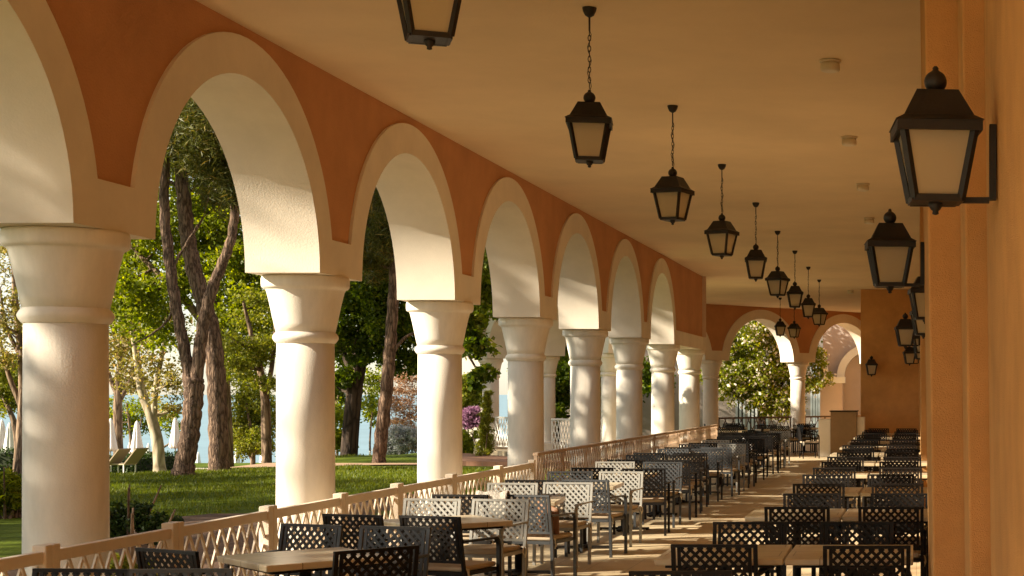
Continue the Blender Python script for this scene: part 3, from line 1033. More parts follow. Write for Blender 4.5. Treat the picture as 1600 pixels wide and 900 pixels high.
TONE = {'black': 'black', 'skylit': 'slate grey', 'sunned': 'silver grey'}
GL = 'chairs at the tables along the fence'
TL = 'tables along the fence'
place_chair(-4.49, 8.2, 'here', -4, 'skylit', 'slate grey chair at the bottom left corner, only its back rim in view', GL)
place_chair(-3.95, 8.2, 'here', 4, 'skylit', 'slate grey chair rim at the bottom edge, second from the left corner', GL)
rows = [(-3.97, 9.98, 44), (-3.92, 12.78, 40), (-3.95, 15.25, 6), (-3.85, 17.75, 3), (-3.85, 20.2, 0), (-3.85, 22.6, -4)] + [(-3.85, 25.05 + 2.45 * i, JUT.uniform(-6, 6)) for i in range(6)]
spec = {
    0: [(-4.50, 9.32, 'away', -27, 'black'), (-3.32, 9.38, 'away', 46, 'black'), (-4.37, 11.0, 'here', -20, 'skylit'), (-3.70, 10.82, 'here', -11, 'skylit')],
    1: [(-4.37, 12.0, 'away', -17, 'black'), (-3.72, 11.85, 'away', -18, 'black'), (-4.34, 13.7, 'here', -8, 'sunned'), (-3.71, 13.62, 'here', -11, 'sunned')],
    2: [(-4.24, 14.35, 'away', -8, 'black'), (-3.64, 14.32, 'away', -14, 'skylit'), (-4.25, 16.1, 'here', -4, 'sunned'), (-3.69, 16.2, 'here', -6, 'sunned')],
    3: [(-4.20, 16.75, 'away', -5, 'black'), (-3.60, 16.8, 'away', -10, 'skylit'), (-4.18, 18.5, 'here', 3, 'skylit'), (-3.56, 18.45, 'here', -5, 'sunned')],
    4: [(-4.1, 19.5, 'away', -4, 'black'), (-3.42, 19.3, 'away', 4, 'black'), (-4.15, 21.1, 'here', 0, 'sunned'), (-3.48, 21.0, 'here', -3, 'skylit')],
}
SIDE = ['fence side', 'aisle side']
for r, (x, y, rz) in enumerate(rows):
    o = ORD[r]
    place_table('A', x, y, rz, f'square stone topped table, {o} from the front in the row along the fence', TL)
    if r in spec:
        L = spec[r]
    else:
        L = []
        for fc, dy in (('away', -0.78), ('here', 0.84)):
            for sx in (-0.31, 0.33):
                tone = JUT.choice(['black', 'black', 'black', 'skylit']) if fc == 'away' else JUT.choice(['sunned', 'skylit', 'black', 'black'])
                L.append((x + sx + JUT.uniform(-.06, .06) + (0.08 if r > 6 else 0), y + dy + JUT.uniform(-.08, .08), fc, JUT.uniform(-12, 8), tone))
    for q, (cx, cy, fc, crz, tone) in enumerate(L):
        sd_ = 'near' if fc == 'away' else 'far'
        place_chair(cx, cy, fc, crz, tone, f'{TONE[tone]} lattice chair, {sd_} {SIDE[q % 2]} of the {o} fence row table', GL)

GR = 'chairs at the tables along the orange wall'
TR = 'tables along the orange wall'
rrows = [(-0.85, 10.25), (-0.64, 13.6), (-0.60, 16.8), (-0.62, 20.2), (-0.62, 23.5), (-0.65, 26.8), (-0.65, 30.1), (-0.65, 33.4), (-0.65, 36.7), (-0.65, 40.0)]
rch = {0: [(-1.26, 9.64), (-0.31, 9.56), (-1.22, 11.2), (-0.44, 11.2)], 1: [(-0.99, 12.8), (-0.21, 12.8), (-0.98, 14.4), (-0.16, 14.4)], 2: [(-1.02, 16.05), (-0.2, 16.1), (-1.05, 17.75), (-0.3, 17.8)]}
place_chair(-1.25, 8.1, 'here', 3, 'black', 'black chair at the bottom edge on the right, only its rim in view', GR)
for r, (x, y) in enumerate(rrows):
    o = ORD[r]
    for sx, sn in ((-0.418, 'aisle half'), (0.418, 'wall half')):
        place_table('B', x + sx, y, JUT.uniform(-1, 1), f'stone topped table, {sn} of the {o} pair along the orange wall', TR)
    L = rch.get(r) or [(x - 0.36 + JUT.uniform(-.08, .06), y - 0.72 + JUT.uniform(-.06, .06)), (x + 0.42, y - 0.70 + JUT.uniform(-.06, .06)), (x - 0.38 + JUT.uniform(-.06, .06), y + 0.86 + JUT.uniform(-.06, .06)), (x + 0.38, y + 0.86)]
    for q, (cx, cy) in enumerate(L):
        fc = 'away' if q < 2 else 'here'
        sd_ = 'near' if q < 2 else 'far'
        place_chair(cx, cy, fc, JUT.uniform(-3, 3), 'black', f'black lattice chair, {sd_} side, {["aisle end", "wall end"][q % 2]} of the {o} wall row pair', GR)

GF = 'dark chairs grouped before the end arcade'
far = [(-5.2, 43.2, 0), (-4.2, 44.6, 20), (-3.4, 46.5, 0), (-5.6, 47.0, 10)]
flab = ['left', 'middle front', 'right rear', 'left rear']
for i, (x, y, rz) in enumerate(far):
    place_table('A', x, y, rz, f'small table before the end arcade, {flab[i]} one of four', 'tables before the end arcade')
    for q, (ang, nm) in enumerate(((0, 'near'), (90, 'right'), (180, 'far'), (270, 'left'))):
        a = R(ang + rz)
        bx_, by_ = x + 0.82 * math.sin(a), y - 0.82 * math.cos(a)
        place_chair(bx_, by_, 'away', ang + rz + JUT.uniform(-12, 12), 'black', f'black chair on the {nm} side of the {flab[i]} table before the end arcade', GF)
place_chair(-3.2, 42.3, 'away', -75, 'black', 'black armchair standing alone at the aisle end beside the podium', GF)

# podium / service counter at the wall block
pod = thing('service_podium', 'service podium with brown front panel and cream sides before the projecting wall', 'podium', (-2.05, 43.6, 0))
MB().box(-0.72, -0.38, -0.2, 0.5, 0, 1.06).build('side_block', CREAM, pod, bevel=0.01)
MB().box(-0.378, 0.36, -0.22, 0.5, 0, 1.27).build('cabinet', BROWNP, pod, bevel=0.008)
MB().box(-0.41, 0.39, -0.25, 0.53, 1.2705, 1.30).build('counter_top', BLACKM, pod, bevel=0.006)
MB().box(0.362, 0.58, -0.1, 0.45, 0, 1.12).build('side_block', CREAM, pod, bevel=0.01)

# brown throw cushion / bag on a chair, white throw over a chair, small napkins
def blob(name, m, pts_r, label, cat, loc, rz=0, subdiv=2):
    bm = bmesh.new()
    bmesh.ops.create_icosphere(bm, subdivisions=4, radius=1)
    for v in bm.verts:
        v.co = Vector(pts_r(v.co))
    me = bpy.data.meshes.new(name)
    bmesh.ops.recalc_face_normals(bm, faces=bm.faces)
    bm.to_mesh(me)
    bm.free()
    me.polygons.foreach_set('use_smooth', [True] * len(me.polygons))
    me.materials.append(m)
    o = link(name, me)
    o.location = loc
    o.rotation_euler = (0, 0, rz)
    tag(o, label, cat)
    return o


def pillow(w, h, t):
    def f(c):
        # square cushion with pointed corners
        x, y, z = c
        k = max(abs(x), abs(z))
        l = math.hypot(x, z) or 1
        s = l / k if k > 1e-6 else 1
        s = 1 + (s - 1) * 0.95
        return (x * s * w / 2, y * t / 2 * (1 - 0.5 * min(1, l) ** 4), z * s * h / 2 + h / 2)
    return f


c1 = blob('throw_cushion', LEATHER, pillow(0.30, 0.30, 0.12), 'brown leather cushion with pointed corners leaning on a fence row chair', 'cushion', (-3.50, 14.62, 0.466), 0.6)
c1.rotation_euler = (0.25, 0.25, R(-35))
c2 = blob('throw_cushion', WHITEC, pillow(0.38, 0.38, 0.12), 'white pointed cushion standing on a far fence row chair', 'cushion', (-3.52, 31.9, 0.466), 0.4)
c2.rotation_euler = (0.2, 0.35, R(-50))
# white throw over a chair back
mb = MB()
n = 14
vs = []
for i in range(n + 1):
    for j, (yy, zz) in enumerate([(-0.075, 0.62), (-0.09, 0.72), (-0.095, 0.82), (-0.085, 0.868), (-0.06, 0.880), (-0.035, 0.872), (-0.022, 0.82), (-0.01, 0.70)]):
        x = -0.15 + 0.30 * i / n
        w = 0.006 * math.sin(i * 1.7 + j) + 0.004 * math.sin(i * 3.1)
        vs.append((x, yy + w, zz + 0.008 * math.sin(i * 0.9 + j * 0.5)))
fs = [(i * 8 + j, (i + 1) * 8 + j, (i + 1) * 8 + j + 1, i * 8 + j + 1) for i in range(n) for j in range(7)]
th = mb.add(vs, fs, True).build('white_throw', FUR)
md = th.modifiers.new('thick', 'SOLIDIFY')
md.thickness = 0.012
md.offset = 0
th.location = (-3.93, 14.36, 0.0)
th.rotation_euler = (0, 0, R(-10))
tag(th, 'white fluffy throw hung over a chair back in the fence row', 'throw')

# ------------------------------------------------------------------ vegetation
def leaves_mesh(name, m, C, size, needle=0.0, up=0.3):
    """C: (n,3) leaf centres; one mesh of small diamond leaves"""
    n = len(C)
    nrm = rng.normal(size=(n, 3))
    nrm[:, 2] += up
    nrm /= np.linalg.norm(nrm, axis=1)[:, None]
    a = np.cross(nrm, rng.normal(size=(n, 3)))
    a /= np.linalg.norm(a, axis=1)[:, None] + 1e-9
    b = np.cross(nrm, a)
    s = size * rng.uniform(0.6, 1.35, size=(n, 1))
    wd = s * (needle if needle else 0.62)
    V = np.empty((n, 4, 3))
    V[:, 0] = C - a * s * 0.5
    V[:, 1] = C + b * wd * 0.5 + nrm * s * 0.10 - a * s * 0.05
    V[:, 2] = C + a * s * 0.5
    V[:, 3] = C - b * wd * 0.5 + nrm * s * 0.10 - a * s * 0.05
    me = bpy.data.meshes.new(name)
    me.vertices.add(4 * n)
    me.vertices.foreach_set('co', V.reshape(-1))
    me.loops.add(4 * n)
    me.loops.foreach_set('vertex_index', np.arange(4 * n, dtype=np.int32))
    me.polygons.add(n)
    me.polygons.foreach_set('loop_start', np.arange(0, 4 * n, 4, dtype=np.int32))
    me.polygons.foreach_set('loop_total', np.full(n, 4, dtype=np.int32))
    me.update(calc_edges=True)
    me.materials.append(m)
    return me


def clump_points(c, r, n, flat=0.8, sub=30):
    """uneven clump: sub clusters scattered in the volume, leaves scattered in each"""
    c = np.array(c)
    d = rng.normal(size=(sub, 3))
    d /= np.linalg.norm(d, axis=1)[:, None]
    rad = r * rng.uniform(0.3, 1.55, size=(sub, 1))
    sc = c + d * rad * np.array([1, 1, flat])
    idx = rng.integers(0, sub, n)
    g = rng.normal(size=(n, 3)) * (r * 0.24) * np.array([1, 1, 0.75])
    return sc[idx] + g, sc


def curve(pts, n=6):
    """Catmull-Rom through (x,y,z,r)"""
    out = []
    P = [np.array(p, float) for p in pts]
    P = [2 * P[0] - P[1]] + P + [2 * P[-1] - P[-2]]
    for i in range(1, len(P) - 2):
        for k in range(n):
            t = k / n
            q = 0.5 * ((2 * P[i]) + (-P[i - 1] + P[i + 1]) * t + (2 * P[i - 1] - 5 * P[i] + 4 * P[i + 1] - P[i + 2]) * t * t + (-P[i - 1] + 3 * P[i] - 3 * P[i + 1] + P[i + 2]) * t ** 3)
            q[3] = max(q[3], 0.004)
            out.append(tuple(q))
    out.append(tuple(P[-2]))
    return out


def tree(name, label, stems, clumps, lm, bm_, leaf=0.16, needle=0.0, group=None, sides=12, twig=0.03, cat='tree', extra=None, flat=0.8, wob=0.0):
    """stems: lists of (x,y,z,r) in metres; clumps: (x,y,z,r,n)"""
    base = Vector(stems[0][0][:3])
    root = thing(name, label, cat, base, 0, group)
    X = Matrix.Translation(-base)
    tr = MB()
    allp = []
    for st in stems:
        c = curve(st, 7)
        if wob:
            c = [(p[0] + wob * math.sin(i * 1.3), p[1], p[2], p[3] * (1 + 0.06 * math.sin(i * 2.1))) for i, p in enumerate(c)]
        tr.tube(c, sides)
        allp += [np.array(p) for p in c[len(c) // 3:]]
    C = []
    A = np.array(allp)
    for (x, y, z, r, n) in clumps:
        pts, sc = clump_points((x, y, z), r, n, flat)
        C.append(pts)
        if twig:
            cc = np.array((x, y, z))
            dd = np.linalg.norm(A[:, :3] - cc + np.array([0, 0, r * 0.4]), axis=1)
            p0 = A[dd.argmin()]
            mid = (p0[:3] + cc) / 2 + np.array([0, 0, -0.1 * r]) + rng.normal(size=3) * 0.08 * r
            r0 = min(p0[3] * 0.6, twig * 2.2)
            tr.tube(curve([(*p0[:3], r0), (*mid, r0 * 0.7), (*cc, r0 * 0.4)], 4), 6)
            for s in sc[:7]:
                mid = (cc + s) / 2 + rng.normal(size=3) * 0.06 * r
                tr.tube([(*cc, r0 * 0.4), (*mid, r0 * 0.28), (*s, r0 * 0.12)], 4, cap=False)
    tr.build('trunk', bm_, root, xf=X)
    C = np.concatenate(C) - np.array(base)
    leaf = leaf * (0.66 if not needle else 0.8)
    link('crown', leaves_mesh('crown', lm, C, leaf, needle), root)
    if extra:
        lm2, leaf2, frac = extra
        k = rng.choice(len(C), int(len(C) * frac), replace=False)
        link('blossoms', leaves_mesh('blossoms', lm2, C[k] + rng.normal(size=(len(k), 3)) * 0.08, leaf2), root)
    return root


def S(Y, *pts):
    """stem from picture measurements at distance Y: (px, py, width_px[, dY])"""
    out = []
    for p in pts:
        yy = Y + (p[3] if len(p) > 3 else 0)
        v = at(p[0], p[1], yy)
        out.append((v.x, v.y, v.z, p[2] * yy / F / 2))
    return out


def K(Y, lst, dens=4.2):
    out = []
    for p in lst:
        px, py, rp, n = p[:4]
        yy = Y + (p[4] if len(p) > 4 else random.uniform(-1.5, 1.5))
        rp = rp * 1.12
        v = at(px, py, yy)
        out.append((v.x, v.y, v.z, rp * yy / F, int(n * dens)))
    return out


GT = 'trees on the lawn'
# forked pine in front
tree('pine_tree', 'forked rough barked pine on the lawn, its two stems dividing above a leaning trunk',
     [S(39, (286, 748, 40), (288, 728, 31), (295, 690, 29), (300, 650, 28), (303, 615, 29), (304, 590, 28)),
      S(39, (300, 625, 20), (292, 565, 18), (281, 510, 17), (272, 460, 17), (264, 400, 16), (257, 330, 15), (260, 250, 13), (280, 120, 10), (295, 20, 6)),
      S(39, (304, 625, 20), (311, 555, 19), (319, 500, 18), (332, 450, 17), (349, 408, 15), (362, 370, 14), (367, 320, 13), (366, 250, 11), (372, 150, 9), (380, 40, 6)),
      S(39, (276, 470, 5), (262, 500, 4), (240, 520, 3), (205, 540, 2)), S(39, (268, 420, 5), (292, 380, 4), (310, 350, 2))],
     K(39, [(260, 195, 45, 1500), (320, 215, 48, 1600), (370, 240, 45, 1500), (350, 170, 55, 1500), (290, 130, 60, 1200), (240, 120, 55, 900), (400, 170, 55, 900), (300, 50, 70, 900), (370, 60, 70, 900), (385, 290, 30, 600)]),
     L_PINE, BARK_PINE, leaf=0.30, needle=0.10, group=GT, sides=16, wob=0.012)
tree('pine_tree', 'straight thick rough barked pine right behind the forked one',
     [S(41.5, (343, 742, 40), (342, 725, 31), (341, 660, 29), (338, 590, 28), (331, 525, 27), (318, 470, 25), (304, 425, 24), (294, 375, 23), (289, 330, 22), (284, 270, 20), (278, 180, 18), (275, 60, 14), (270, -80, 8)),
      S(41.5, (290, 400, 7), (300, 370, 5), (318, 340, 3)), S(41.5, (288, 300, 7), (268, 285, 5), (250, 280, 3))],
     K(41.5, [(290, 215, 45, 1200), (330, 255, 35, 900), (250, 230, 40, 800), (290, 150, 60, 1000), (230, 60, 70, 800), (310, 0, 80, 900), (350, 300, 26, 500)]),
     L_PINE, BARK_PINE, leaf=0.30, needle=0.10, group=GT, sides=16, wob=0.01)
# big maple behind
tree('maple_tree', 'broad bright green maple filling the gap behind the twin pines',
     [S(53, (352, 732, 26), (350, 640, 22), (345, 540, 20), (335, 440, 18), (330, 340, 14), (330, 240, 9)), S(53, (346, 560, 14), (380, 480, 12), (410, 420, 9), (430, 360, 6)), S(53, (345, 540, 14), (290, 470, 12), (240, 420, 9), (200, 380, 6))],
     K(53, [(215, 405, 38, 1100), (260, 360, 45, 1300), (320, 345, 45, 1500), (375, 375, 42, 1500), (410, 420, 36, 1000), (235, 455, 34, 900), (280, 430, 36, 1100), (340, 420, 38, 1300), (390, 465, 34, 900), (200, 480, 30, 700), (245, 510, 28, 600), (360, 500, 30, 800),
             (405, 530, 26, 600), (330, 280, 48, 1200), (260, 280, 48, 900), (390, 300, 48, 1000), (220, 330, 45, 900), (380, 560, 24, 500), (190, 440, 28, 500)], 2.6),
     L_MAPLE, BARK_BROWN, leaf=0.22, group=GT)
# pale sycamore with thin rusty leaves
tree('sycamore_tree', 'pale smooth barked tree forking low, left of the forked pine',
     [S(57, (250, 742, 26), (249, 728, 18), (246, 690, 17), (236, 650, 15), (222, 612, 13), (214, 560, 10), (205, 500, 7), (200, 440, 4)), S(57, (240, 660, 11), (241, 630, 10), (246, 590, 8), (256, 540, 6), (262, 490, 4))],
     K(57, [(205, 520, 30, 380), (235, 560, 26, 330), (262, 600, 24, 330), (195, 585, 22, 240), (262, 500, 30, 350), (215, 450, 30, 350), (270, 640, 16, 160), (182, 540, 22, 260)], 2.0),
     L_AUT, BARK_PALE, leaf=0.20, group=GT, twig=0.035)
tree('sycamore_tree', 'brown trunk with rusty leaves just right of the nearest column',
     [S(78, (186, 722, 20), (185, 700, 14), (184, 640, 13), (186, 590, 10), (192, 530, 7), (196, 470, 4)), S(78, (185, 620, 8), (170, 585, 7), (160, 540, 5)), S(78, (185, 630, 8), (205, 590, 6), (212, 550, 4))],
     K(78, [(170, 500, 30, 450), (200, 540, 26, 380), (168, 560, 20, 260), (210, 600, 18, 240), (190, 460, 30, 420), (165, 450, 26, 300)], 2.2),
     L_AUT, BARK_BROWN, leaf=0.26, group='trees by the sea terrace', twig=0.04)
tree('young_tree', 'slim brown trunk with layered green gold leaves left of the second column',
     [S(48, (417, 742, 24), (417, 728, 16), (416, 680, 15), (414, 620, 13), (405, 570, 10), (392, 520, 7), (380, 470, 4)), S(48, (414, 630, 8), (425, 570, 7), (430, 510, 5), (428, 450, 3))],
     K(48, [(395, 505, 24, 420), (375, 535, 24, 420), (400, 560, 22, 420), (380, 590, 20, 350), (410, 600, 18, 280), (425, 540, 22, 350), (365, 570, 16, 250), (405, 470, 24, 400)], 2.6),
     L_YELL, BARK_BROWN, leaf=0.15, group=GT, flat=0.5)
tree('shrub_tree', 'bright yellow green shrubby tree at the lawn edge by the sea',
     [S(80, (395, 735, 8), (395, 700, 7), (390, 660, 5), (385, 630, 3)), S(80, (396, 715, 5), (405, 680, 4), (412, 650, 3)), S(80, (395, 720, 5), (378, 690, 4), (370, 660, 3))],
     K(80, [(395, 640, 26, 700), (378, 665, 22, 600), (410, 670, 20, 500), (392, 690, 20, 500), (372, 690, 14, 300), (410, 700, 14, 260), (385, 615, 22, 500), (415, 635, 18, 300)]),
     L_YELL, BARK_BROWN, leaf=0.22, group='trees by the sea terrace')
tree('shrub_tree', 'thin green shrubby tree by the sea behind the pale forked trunk',
     [S(92, (205, 735, 6), (205, 700, 5), (202, 660, 4), (198, 630, 3)), S(92, (206, 715, 4), (216, 680, 3), (222, 650, 2)), S(92, (206, 720, 4), (268, 690, 3), (266, 650, 2))],
     K(92, [(190, 640, 20, 200), (210, 655, 18, 200), (225, 635, 18, 180), (200, 670, 14, 120), (262, 650, 16, 180), (272, 670, 12, 110), (175, 655, 14, 120), (240, 660, 14, 120)]),
     L_MAPLE, BARK_BROWN, leaf=0.24, group='trees by the sea terrace')
tree('shrub_tree', 'thin green shrubby tree by the sea left of the dark trunked tree',
     [S(84, (526, 740, 5), (527, 700, 4), (524, 650, 3), (530, 610, 2)), S(84, (580, 735, 4), (578, 690, 3), (582, 640, 2))],
     K(84, [(524, 620, 18, 240), (530, 650, 14, 200), (578, 620, 16, 240), (582, 650, 12, 160), (522, 680, 10, 100), (585, 595, 16, 200)]),
     L_MAPLE, BARK_BROWN, leaf=0.24, group='trees by the sea terrace')
# right hand pair
tree('broadleaf_tree', 'dark trunked shady green tree between the second and third columns',
     [S(50, (543, 730, 36), (545, 715, 27), (549, 660, 25), (555, 600, 24), (560, 570, 24), (566, 520, 18), (572, 460, 14), (576, 390, 9)), S(50, (560, 575, 17), (585, 535, 13), (612, 500, 10), (640, 480, 7)), S(50, (557, 600, 12), (540, 560, 10), (522, 520, 7), (500, 480, 5))],
     K(50, [(540, 480, 34, 1500), (575, 450, 36, 1600), (600, 495, 32, 1400), (545, 540, 28, 1100), (520, 520, 26, 900), (580, 540, 24, 700), (625, 520, 26, 900), (560, 400, 40, 1500), (600, 410, 38, 1500), (525, 440, 30, 900), (635, 560, 22, 600), (520, 600, 22, 450), (575, 350, 40, 1100), (610, 350, 40, 1000), (650, 460, 40, 900), (545, 590, 16, 260)], 3.0),
     L_DARK, BARK_DARK, leaf=0.21, group=GT)
tree('pine_tree', 'leaning slender pine on the lawn seen left of the third column',
     [S(45, (590, 736, 28), (592, 720, 21), (597, 670, 20), (604, 610, 19), (609, 550, 18), (613, 490, 17), (616, 430, 16), (614, 360, 13), (606, 290, 10), (600, 200, 6)), S(45, (609, 560, 7), (630, 530, 5), (660, 515, 4), (700, 500, 3))],
     K(45, [(590, 370, 30, 900), (610, 410, 26, 800), (580, 330, 32, 800), (620, 350, 34, 800), (600, 290, 40, 800), (580, 250, 50, 700), (630, 260, 50, 700), (575, 405, 20, 450)]),
     L_PINE, BARK_PINE, leaf=0.32, needle=0.10, group=GT, sides=14, wob=0.01)
# sparse rusty tree at the far left and greener one below
tree('bare_tree', 'thinly leafed rusty tree behind the nearest column at the left edge',
     [S(46, (32, 760, 26), (34, 700, 20), (38, 620, 17), (34, 550, 13), (25, 480, 9), (20, 400, 5), (18, 330, 3)), S(46, (36, 640, 10), (15, 590, 7), (2, 540, 5), (-10, 480, 3)), S(46, (34, 560, 8), (10, 510, 5), (0, 450, 3))],
     K(46, [(8, 420, 26, 150), (18, 470, 22, 150), (2, 500, 22, 130), (18, 520, 20, 130), (6, 560, 18, 160), (22, 380, 26, 130), (2, 390, 22, 110)]),
     L_AUT, BARK_BROWN, leaf=0.13, group=GT, twig=0.02)
tree('young_tree', 'low green gold tree at the left edge above the white parasols',
     [S(66, (28, 725, 12), (27, 690, 10), (22, 660, 9), (12, 635, 6), (2, 615, 4))],
     K(66, [(12, 590, 20, 450), (2, 610, 18, 350), (24, 610, 18, 380), (14, 632, 15, 260), (-6, 580, 22, 400), (30, 575, 18, 300)]),
     L_YELL, BARK_BROWN, leaf=0.20, group=GT)
tree('pine_tree', 'rough pine trunk rising from the mulch bed behind the nearest column',
     [S(26.5, (26, 818, 60), (36, 790, 48), (48, 720, 42), (58, 600, 40), (66, 450, 36), (70, 250, 30), (72, 0, 24), (74, -300, 14))],
     K(26.5, [(60, -150, 120, 900), (130, -60, 100, 800), (20, -60, 110, 800), (90, -250, 130, 900)]),
     L_PINE, BARK_PINE, leaf=0.30, needle=0.10, group=GT, sides=14)
# beyond the third column
tree('large_leaf_tree', 'dark big leafed branch hanging between the third and fourth columns',
     [S(37, (688, 760, 26), (690, 650, 20), (694, 560, 16), (705, 500, 12), (720, 455, 8), (740, 420, 5)), S(37, (700, 520, 7), (722, 520, 5), (742, 535, 3)), S(37, (703, 505, 6), (735, 560, 4), (752, 590, 2))],
     K(37, [(735, 460, 24, 240), (722, 500, 22, 220), (745, 500, 20, 200), (745, 540, 16, 130), (725, 530, 14, 90), (752, 585, 13, 90), (742, 600, 8, 30), (755, 440, 30, 260), (735, 400, 34, 300), (700, 430, 36, 300)]),
     L_DARK, BARK_DARK, leaf=0.24, group='trees by the wing')
tree('broadleaf_tree', 'dense dark green tree filling the gap between wing columns',
     [S(66, (868, 720, 16), (868, 660, 13), (866, 600, 11), (860, 540, 7)), S(66, (867, 640, 7), (850, 590, 5), (840, 550, 3))],
     K(66, [(868, 580, 22, 1000), (855, 610, 20, 900), (875, 620, 20, 900), (862, 645, 18, 700), (845, 570, 24, 900), (870, 545, 24, 900), (880, 590, 22, 700), (950, 600, 24, 700), (1010, 600, 24, 600), (930, 640, 22, 600)]),
     L_DARK, BARK_DARK, leaf=0.26, group='trees by the wing')
tree('blossom_tree', 'green tree with white blossom filling the left end arch',
     [S(62, (1185, 735, 16), (1187, 690, 12), (1190, 640, 11), (1186, 580, 8), (1180, 520, 5)), S(62, (1190, 650, 8), (1215, 610, 6), (1235, 580, 4)), S(62, (1189, 640, 8), (1160, 600, 6), (1140, 560, 4))],
     K(61.5, [(1180, 505, 26, 700, -1), (1150, 530, 24, 600, 0), (1210, 525, 24, 650, 0), (1175, 560, 26, 800, 0), (1225, 560, 22, 550, 0), (1140, 575, 22, 500, 0), (1195, 590, 24, 600, 0), (1155, 600, 20, 420, 0), (1222, 610, 20, 420, 0), (1140, 612, 16, 260, 0), (1205, 635, 16, 240, 0), (1235, 640, 14, 160, 0), (1180, 622, 14, 240, 0), (1120, 590, 22, 400, 0), (1245, 590, 20, 400, 1), (1180, 470, 30, 500, 0), (1275, 560, 14, 260, 0), (1282, 590, 12, 160, 0), (1266, 600, 12, 160, 0), (1240, 520, 26, 500, 0), (1130, 540, 24, 400, 0)]),
     L_MAPLE, BARK_DARK, leaf=0.20, group='trees by the wing', extra=(L_WHITE, 0.15, 0.16))


def shrub(name, label, Y, px, py, lst, lm, leaf, group=None, cat='shrub', needle=0.0, bm_=None):
    b = at(px, py, Y)
    gz = ground_z(b.x, b.y)
    st = []
    for q in range(4):
        a = q * 1.6 + 0.4
        st.append([(b.x + 0.05 * math.cos(a), b.y + 0.05 * math.sin(a), gz - 0.05, 0.03), (b.x + 0.2 * math.cos(a), b.y + 0.2 * math.sin(a), gz + 0.4, 0.02), (b.x + 0.4 * math.cos(a), b.y + 0.4 * math.sin(a), gz + 0.9, 0.01)])
    return tree(name, label, st, K(Y, lst), lm, bm_ or BARK_BROWN, leaf=leaf, group=group, twig=0.012, cat=cat, needle=needle, sides=6)


shrub('weeping_shrub', 'reddish drooping shrub between the leaning pine and the third column', 60, 628, 715, [(625, 590, 18, 150, 0), (640, 615, 20, 190, 0), (618, 630, 16, 140, 0), (635, 650, 18, 180, 0), (645, 580, 18, 150, 0), (622, 665, 14, 120, 0), (640, 670, 12, 110, 0)], L_RED, 0.24, needle=0.18)
shrub('flowering_shrub', 'pale blue white flowering shrub on the grass bank', 56, 628, 712, [(606, 696, 13, 450, 0), (622, 686, 15, 600, 0), (640, 684, 15, 600, 0), (630, 700, 14, 500, 0), (612, 704, 10, 260, 0)], L_BLUE, 0.15)
shrub('purple_shrub', 'purple blossoming shrub seen between the third and fourth columns', 72, 738, 690, [(735, 650, 10, 400, 0), (745, 660, 8, 300, 0), (730, 662, 7, 220, 0), (742, 645, 8, 240, 0)], L_PURP, 0.18)
shrub('golden_shrub', 'golden green shrub behind the purple blossom', 78, 727, 680, [(722, 605, 15, 500, 0), (735, 620, 14, 450, 0), (720, 635, 13, 400, 0), (742, 600, 12, 300, 0), (715, 660, 12, 300, 0)], L_YELL, 0.24)
shrub('conifer_shrub', 'feathery upright green shrub beside the wing plinth', 47, 757, 712, [(757 + 0.05 * (705 - yy_) + (1.5 if q_ % 2 else -1.5), yy_, 8.5 - 0.075 * (705 - yy_) * 0.8, 110, 0) for q_, yy_ in enumerate(range(705, 612, -7))], L_YELL, 0.20, needle=0.15)
shrub('round_shrub', 'clipped bright green shrub at the brick terrace edge', 50, 735, 714, [(725, 700, 13, 650, 0), (742, 698, 13, 650, 0), (735, 690, 12, 550, 0), (752, 705, 10, 350, 0), (717, 708, 9, 280, 0)], L_MAPLE, 0.12)
shrub('low_shrub', 'dark leafy shrub on the bank behind the dark trunked tree', 62, 525, 715, [(522, 650, 20, 600, 0), (528, 690, 14, 400, 0), (515, 680, 14, 400, 0)], L_MAPLE, 0.2)
shrub('leafy_plant', 'green leafy bed plant behind the fence near the first column', 20.5, 200, 830, [(185, 812, 22, 240, 0), (215, 805, 18, 200, 0), (240, 825, 18, 200, 0), (170, 840, 22, 240, 0), (260, 815, 12, 120, 0)], L_HEDGE, 0.11, cat='plant', group='plants in the mulch bed')
shrub('leafy_plant', 'bright green low plant showing through the fence lattice', 15.5, 205, 880, [(195, 885, 16, 160, 0), (225, 892, 14, 140, 0), (175, 893, 12, 110, 0)], L_YELL, 0.08, cat='plant', group='plants in the mulch bed')
shrub('leafy_plant', 'fern like dark plant at the left edge of the photo', 26, 8, 780, [(5, 762, 18, 260, 0), (20, 775, 14, 200, 0), (-8, 780, 18, 260, 0)], L_MAPLE, 0.16, cat='plant', group='plants in the mulch bed', needle=0.3)


# clipped hedges
def hedge(label, x0, x1, y0, y1, h):
    zb = min(ground_z(x0, y0), ground_z(x1, y1)) - 0.1
    r = thing('hedge', label, 'hedge', ((x0 + x1) / 2, (y0 + y1) / 2, zb), 0, 'clipped hedges at the lawn edge')
    w, d = (x1 - x0) / 2, (y1 - y0) / 2
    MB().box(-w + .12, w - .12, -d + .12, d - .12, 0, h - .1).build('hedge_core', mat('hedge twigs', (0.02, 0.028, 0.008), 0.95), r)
    n = int(900 * (w * d * 4 + 2 * h * (w + d)) / 3)
    P = rng.uniform(-1, 1, size=(n, 3))
    f = rng.integers(0, 5, n)
    P[f == 0, 0] = -1
    P[f == 1, 0] = 1
    P[f == 2, 1] = -1
    P[f == 3, 1] = 1
    P[f == 4, 2] = 1
    P = P * np.array([w - .06, d - .06, h / 2]) + np.array([0, 0, h / 2]) + rng.normal(size=(n, 3)) * 0.05
    link('foliage', leaves_mesh('foliage', L_HEDGE, P, 0.11), r)


hedge('dark clipped hedge left of the nearest column', -39.5, -34.6, 60.6, 62.2, 1.15)
hedge('dark clipped hedge between the nearest column and the loungers', -33.2, -31.6, 62.0, 66.0, 1.15)

